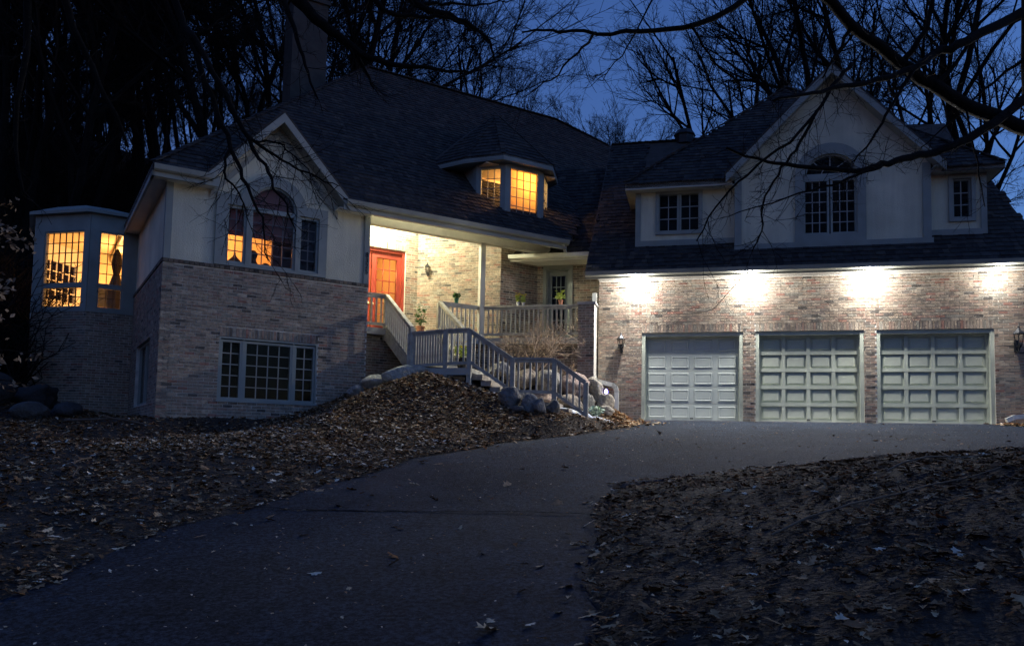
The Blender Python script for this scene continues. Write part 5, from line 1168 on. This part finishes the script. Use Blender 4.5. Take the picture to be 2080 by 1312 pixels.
# young tree still holding pale leaves beside the bay
c0 = Vector((-9.3, 13.5, 0)); u, v = G.loc(c0.x, c0.y); c0.z = gz(u, v)
o = thing('young_tree', 'young tree holding pale dead leaves at left edge beside the bay', 'tree', c0); rs = random.Random(31); m1 = MB(); m2 = MB()
m1.tube([c0-Vector((0, 0, .2)), c0+Vector((.1, 0, 1.5)), c0+Vector((.0, .1, 3.2)), c0+Vector((.15, .1, 4.4))], [.05, .04, .025, .01], 6)
for i in range(26):
    h_ = rs.uniform(.9, 4.2); p = c0+Vector((.05, .05, h_)); a = rs.uniform(0, 6.28); q = p+Vector((math.cos(a), math.sin(a), rs.uniform(-.1, .4)))*rs.uniform(.4, 1.1); m1.tube([p, p.lerp(q, .5)+Vector((0, 0, .06)), q], [.012, .009, .005], 4, cap=False)
    for _ in range(15):
        w = p.lerp(q, rs.uniform(.3, 1.05))+Vector((rs.gauss(0, .08), rs.gauss(0, .08), rs.gauss(-.04, .06))); leaves_blob(m2, w, .03, 1, .06, rs)
m1.obj('trunk', M_['bark'], o); m2.obj('leaves', simple('pale_dead_leaf', (.24, .17, .11), .8, .3, 20), o)

# ================================================================ LEAF LITTER, STICKS
LC = np.array([(.165, .095, .050), (.110, .064, .035), (.25, .155, .085), (.066, .040, .024), (.32, .21, .115), (.46, .34, .205), (.24, .11, .045), (.62, .53, .40)]); LWt = np.array([19, 17, 15, 15, 11, 7, 4, 4.0]); LWt /= LWt.sum()
def litter(name, lab, pts_uv, size, lift, wts=LWt):
    u, v = pts_uv[:, 0], pts_uv[:, 1]; n = len(u); ins = indrive(u, v); zg_ = zground(u, v); z = np.where(ins, np.maximum(zdrive(v)+.004, zg_), zg_)
    ang = nrs.uniform(0, 2*np.pi, n); s = size*np.clip(nrs.lognormal(0, .42, n), .4, 2.4); tx, ty = nrs.normal(0, .22, n), nrs.normal(0, .22, n); cu = nrs.uniform(-.30, .40, n)
    base = np.array([(0, -1.0, -.1), (.16, -.55, .2), (.50, -.45, 1), (.30, -.05, .4), (.66, .22, 1.1), (.30, .42, .5), (.26, .80, .7), (0, 1.0, .2), (-.28, .74, .7), (-.28, .40, .5), (-.66, .26, 1.1), (-.30, -.05, .4), (-.50, -.42, 1), (-.16, -.55, .2), (0, .05, 0)]); NB = len(base)
    V = np.repeat(base[None], n, 0)*1.0; V[:, :, 2] *= cu[:, None]; V[:, :, :2] += nrs.normal(0, .08, (n, NB, 2)); V[:, :, 0] *= nrs.uniform(.6, 1.15, n)[:, None]; V *= (s*.5)[:, None, None]
    ca, sa = np.cos(ang)[:, None], np.sin(ang)[:, None]
    X = V[:, :, 0]*ca-V[:, :, 1]*sa; Y = V[:, :, 0]*sa+V[:, :, 1]*ca; Z = V[:, :, 2]+X*tx[:, None]+Y*ty[:, None]
    Z += z[:, None]+lift*nrs.uniform(.25, 1.0, n)[:, None]
    U = u[:, None]+X; Vv = v[:, None]+Y
    wx = G.o[0]+G.d[0]*U+G.i[0]*Vv; wy = G.o[1]+G.d[1]*U+G.i[1]*Vv
    co = np.stack([wx, wy, Z], -1).reshape(-1, 3).astype(np.float32)
    tri = np.array([(NB-1, q, (q+1) % (NB-1)) for q in range(NB-1)]); NT = len(tri); T = (tri[None]+np.arange(n)[:, None, None]*NB).reshape(-1).astype(np.int32)
    me = bpy.data.meshes.new(name); me.vertices.add(n*NB); me.vertices.foreach_set('co', co.ravel()); me.loops.add(len(T)); me.loops.foreach_set('vertex_index', T); me.polygons.add(n*NT)
    me.polygons.foreach_set('loop_start', np.arange(0, n*NT*3, 3, dtype=np.int32)); me.polygons.foreach_set('loop_total', np.full(n*NT, 3, np.int32))
    cc = LC[nrs.choice(len(LC), n, p=wts)]*nrs.uniform(.85, 1.5, (n, 1)); at = me.attributes.new('tint', 'FLOAT_COLOR', 'POINT'); arr = np.ones((n*NB, 4), np.float32); arr[:, :3] = np.repeat(cc, NB, 0); at.data.foreach_set('color', arr.ravel())
    me.materials.append(M_['leaf']); me.update(); me.validate()
    o = bpy.data.objects.new(name, me); col.objects.link(o); return tag(o, lab, 'leaves', kind='stuff')
def scatter(n, ua0, ua1, va0, va1):
    p = np.stack([nrs.uniform(ua0, ua1, n), nrs.uniform(va0, va1, n)], -1); return p
p = scatter(95000, -13, 1.2, -19, -1.5); keep = ~indrive(p[:, 0], p[:, 1], .10+.08*math.sin(1)); lw = np.array([L.loc(*G.P(a, b_, 0)[:2]) for a, b_ in p]); keep &= ~((lw[:, 0] > -.05) & (lw[:, 1] > -.03)); keep &= ~((p[:, 0] > -4.2) & (p[:, 1] > -3.35) & (p[:, 0] < .3)); keep &= (p[:, 0] > -9.5-(p[:, 1]+12)*.5)|(nrs.random(len(p)) < .5)
dn = np.sin(p[:, 0]*1.9+np.sin(p[:, 1]*1.3)*1.5)*np.sin(p[:, 1]*2.3+1.1)+.6*np.sin(p[:, 0]*5.1+p[:, 1]*3.7); keep &= nrs.random(len(p)) < np.clip(.72+.34*dn, .32, 1)
litter('leaf_litter', 'brown fallen leaves covering the bank and mound left of the driveway', p[keep], .066, .03)
p = scatter(62000, 1.2, 9.5, -19.5, -6.5); keep = ~indrive(p[:, 0], p[:, 1], .10)
dn = np.sin(p[:, 0]*2.1+np.sin(p[:, 1]*1.7)*1.5)*np.sin(p[:, 1]*2.0+.4)+.6*np.sin(p[:, 0]*4.7-p[:, 1]*4.1); keep &= nrs.random(len(p)) < np.clip(.72+.34*dn, .32, 1)
litter('leaf_litter', 'brown fallen leaves covering the dark island right of the driveway', p[keep], .058, .03, np.array([20, 22, 12, 22, 8, 3, 6, .8])/93.8)
p = scatter(30000, -6.5, 1.2, -10.5, -3.4); keep = ~indrive(p[:, 0], p[:, 1], .12); lw = np.array([L.loc(*G.P(a, b_, 0)[:2]) for a, b_ in p]); keep &= ~((lw[:, 0] > -.05) & (lw[:, 1] > -.03))
litter('mound_leaves', 'pale curled leaves with flood-lit specks in their colour, thick on the mound below the stair landing', p[keep], .058, .035, np.array([9, 8, 13, 8, 14, 16, 2, 20.])/90)  # larger pale share also puts the flood-lit specks into leaf colour
p = scatter(5200, -2.4, 10, -19, -.2); keep = indrive(p[:, 0], p[:, 1], .02)
litter('driveway_grit', 'pale grit and leaf crumbs sprinkled over the asphalt driveway', p[keep], .020, .006, np.array([0, 0, 1, 0, 3, 4, 1, 3.])/12)
p = scatter(16000, -2.4, 10, -19, -.2); keep = indrive(p[:, 0], p[:, 1], .05); e = np.minimum(p[:, 0]-uleft(p[:, 1]), uright(p[:, 1])-p[:, 0]); keep &= nrs.random(len(p)) < .9*np.exp(-e/.19)+.018
litter('scattered_leaves', 'loose leaves scattered thinly over the asphalt driveway', p[keep], .075, .012, np.array([1, 1, 2, 1, 3, 3, 2, 1.])/14)
p = np.concatenate([np.stack([nrs.normal(.75, .3, 500), -1.0-np.abs(nrs.normal(0, .7, 500))], -1), np.stack([nrs.normal(9.75, .3, 300), -.15-np.abs(nrs.normal(0, .25, 300))], -1)]); p = p[(p[:, 1] < -.08)]
litter('drifted_leaves', 'pale tan leaves drifted against the garage wall corners', p, .09, .04, np.array([0, 0, 1, 0, 4, 3, 2, 1.])/11)
for i, (u0, v0, u1, v1, r, lab) in enumerate([(-7.2, -12.2, -4.9, -12.9, .010, 'long thin fallen stick across leaves at far left'), (-5.4, -11.4, -4.3, -12.8, .014, 'crooked fallen stick crossing the long thin stick'), (-8.0, -13.4, -5.6, -12.6, .016, 'fallen stick nearest the left frame edge'), (3.1, -14.6, 4.9, -13.4, .010, 'pale fallen stick lying on the leafy island'), (4.2, -12.9, 5.3, -12.0, .010, 'short thick fallen stick on the island near its crest'), (-9.8, -6.9, -7.8, -6.9, .03, 'dark fallen log on lawn before the bay')]):
    rs = random.Random(i); pts = []
    for k in range(7):
        f = k/6; u, v = u0+(u1-u0)*f+rs.gauss(0, .04), v0+(v1-v0)*f+rs.gauss(0, .04); pts.append(G.P(u, v, gz(u, v)+.06+.03*math.sin(f*5)))
    m1 = MB(); m1.tube(pts, [r*(1-.5*k/6) for k in range(7)], 6); q = Vector(pts[3]); e = q+Vector((rs.gauss(0, .25), rs.gauss(0, .25), .08)); m1.tube([q, e], [r*.6, r*.3], 5)
    tag(m1.obj('fallen_stick', simple('stick_bark', (.12, .09, .065), .9, .3, 12), None, base=pts[0]), lab, 'stick', 'fallen sticks')
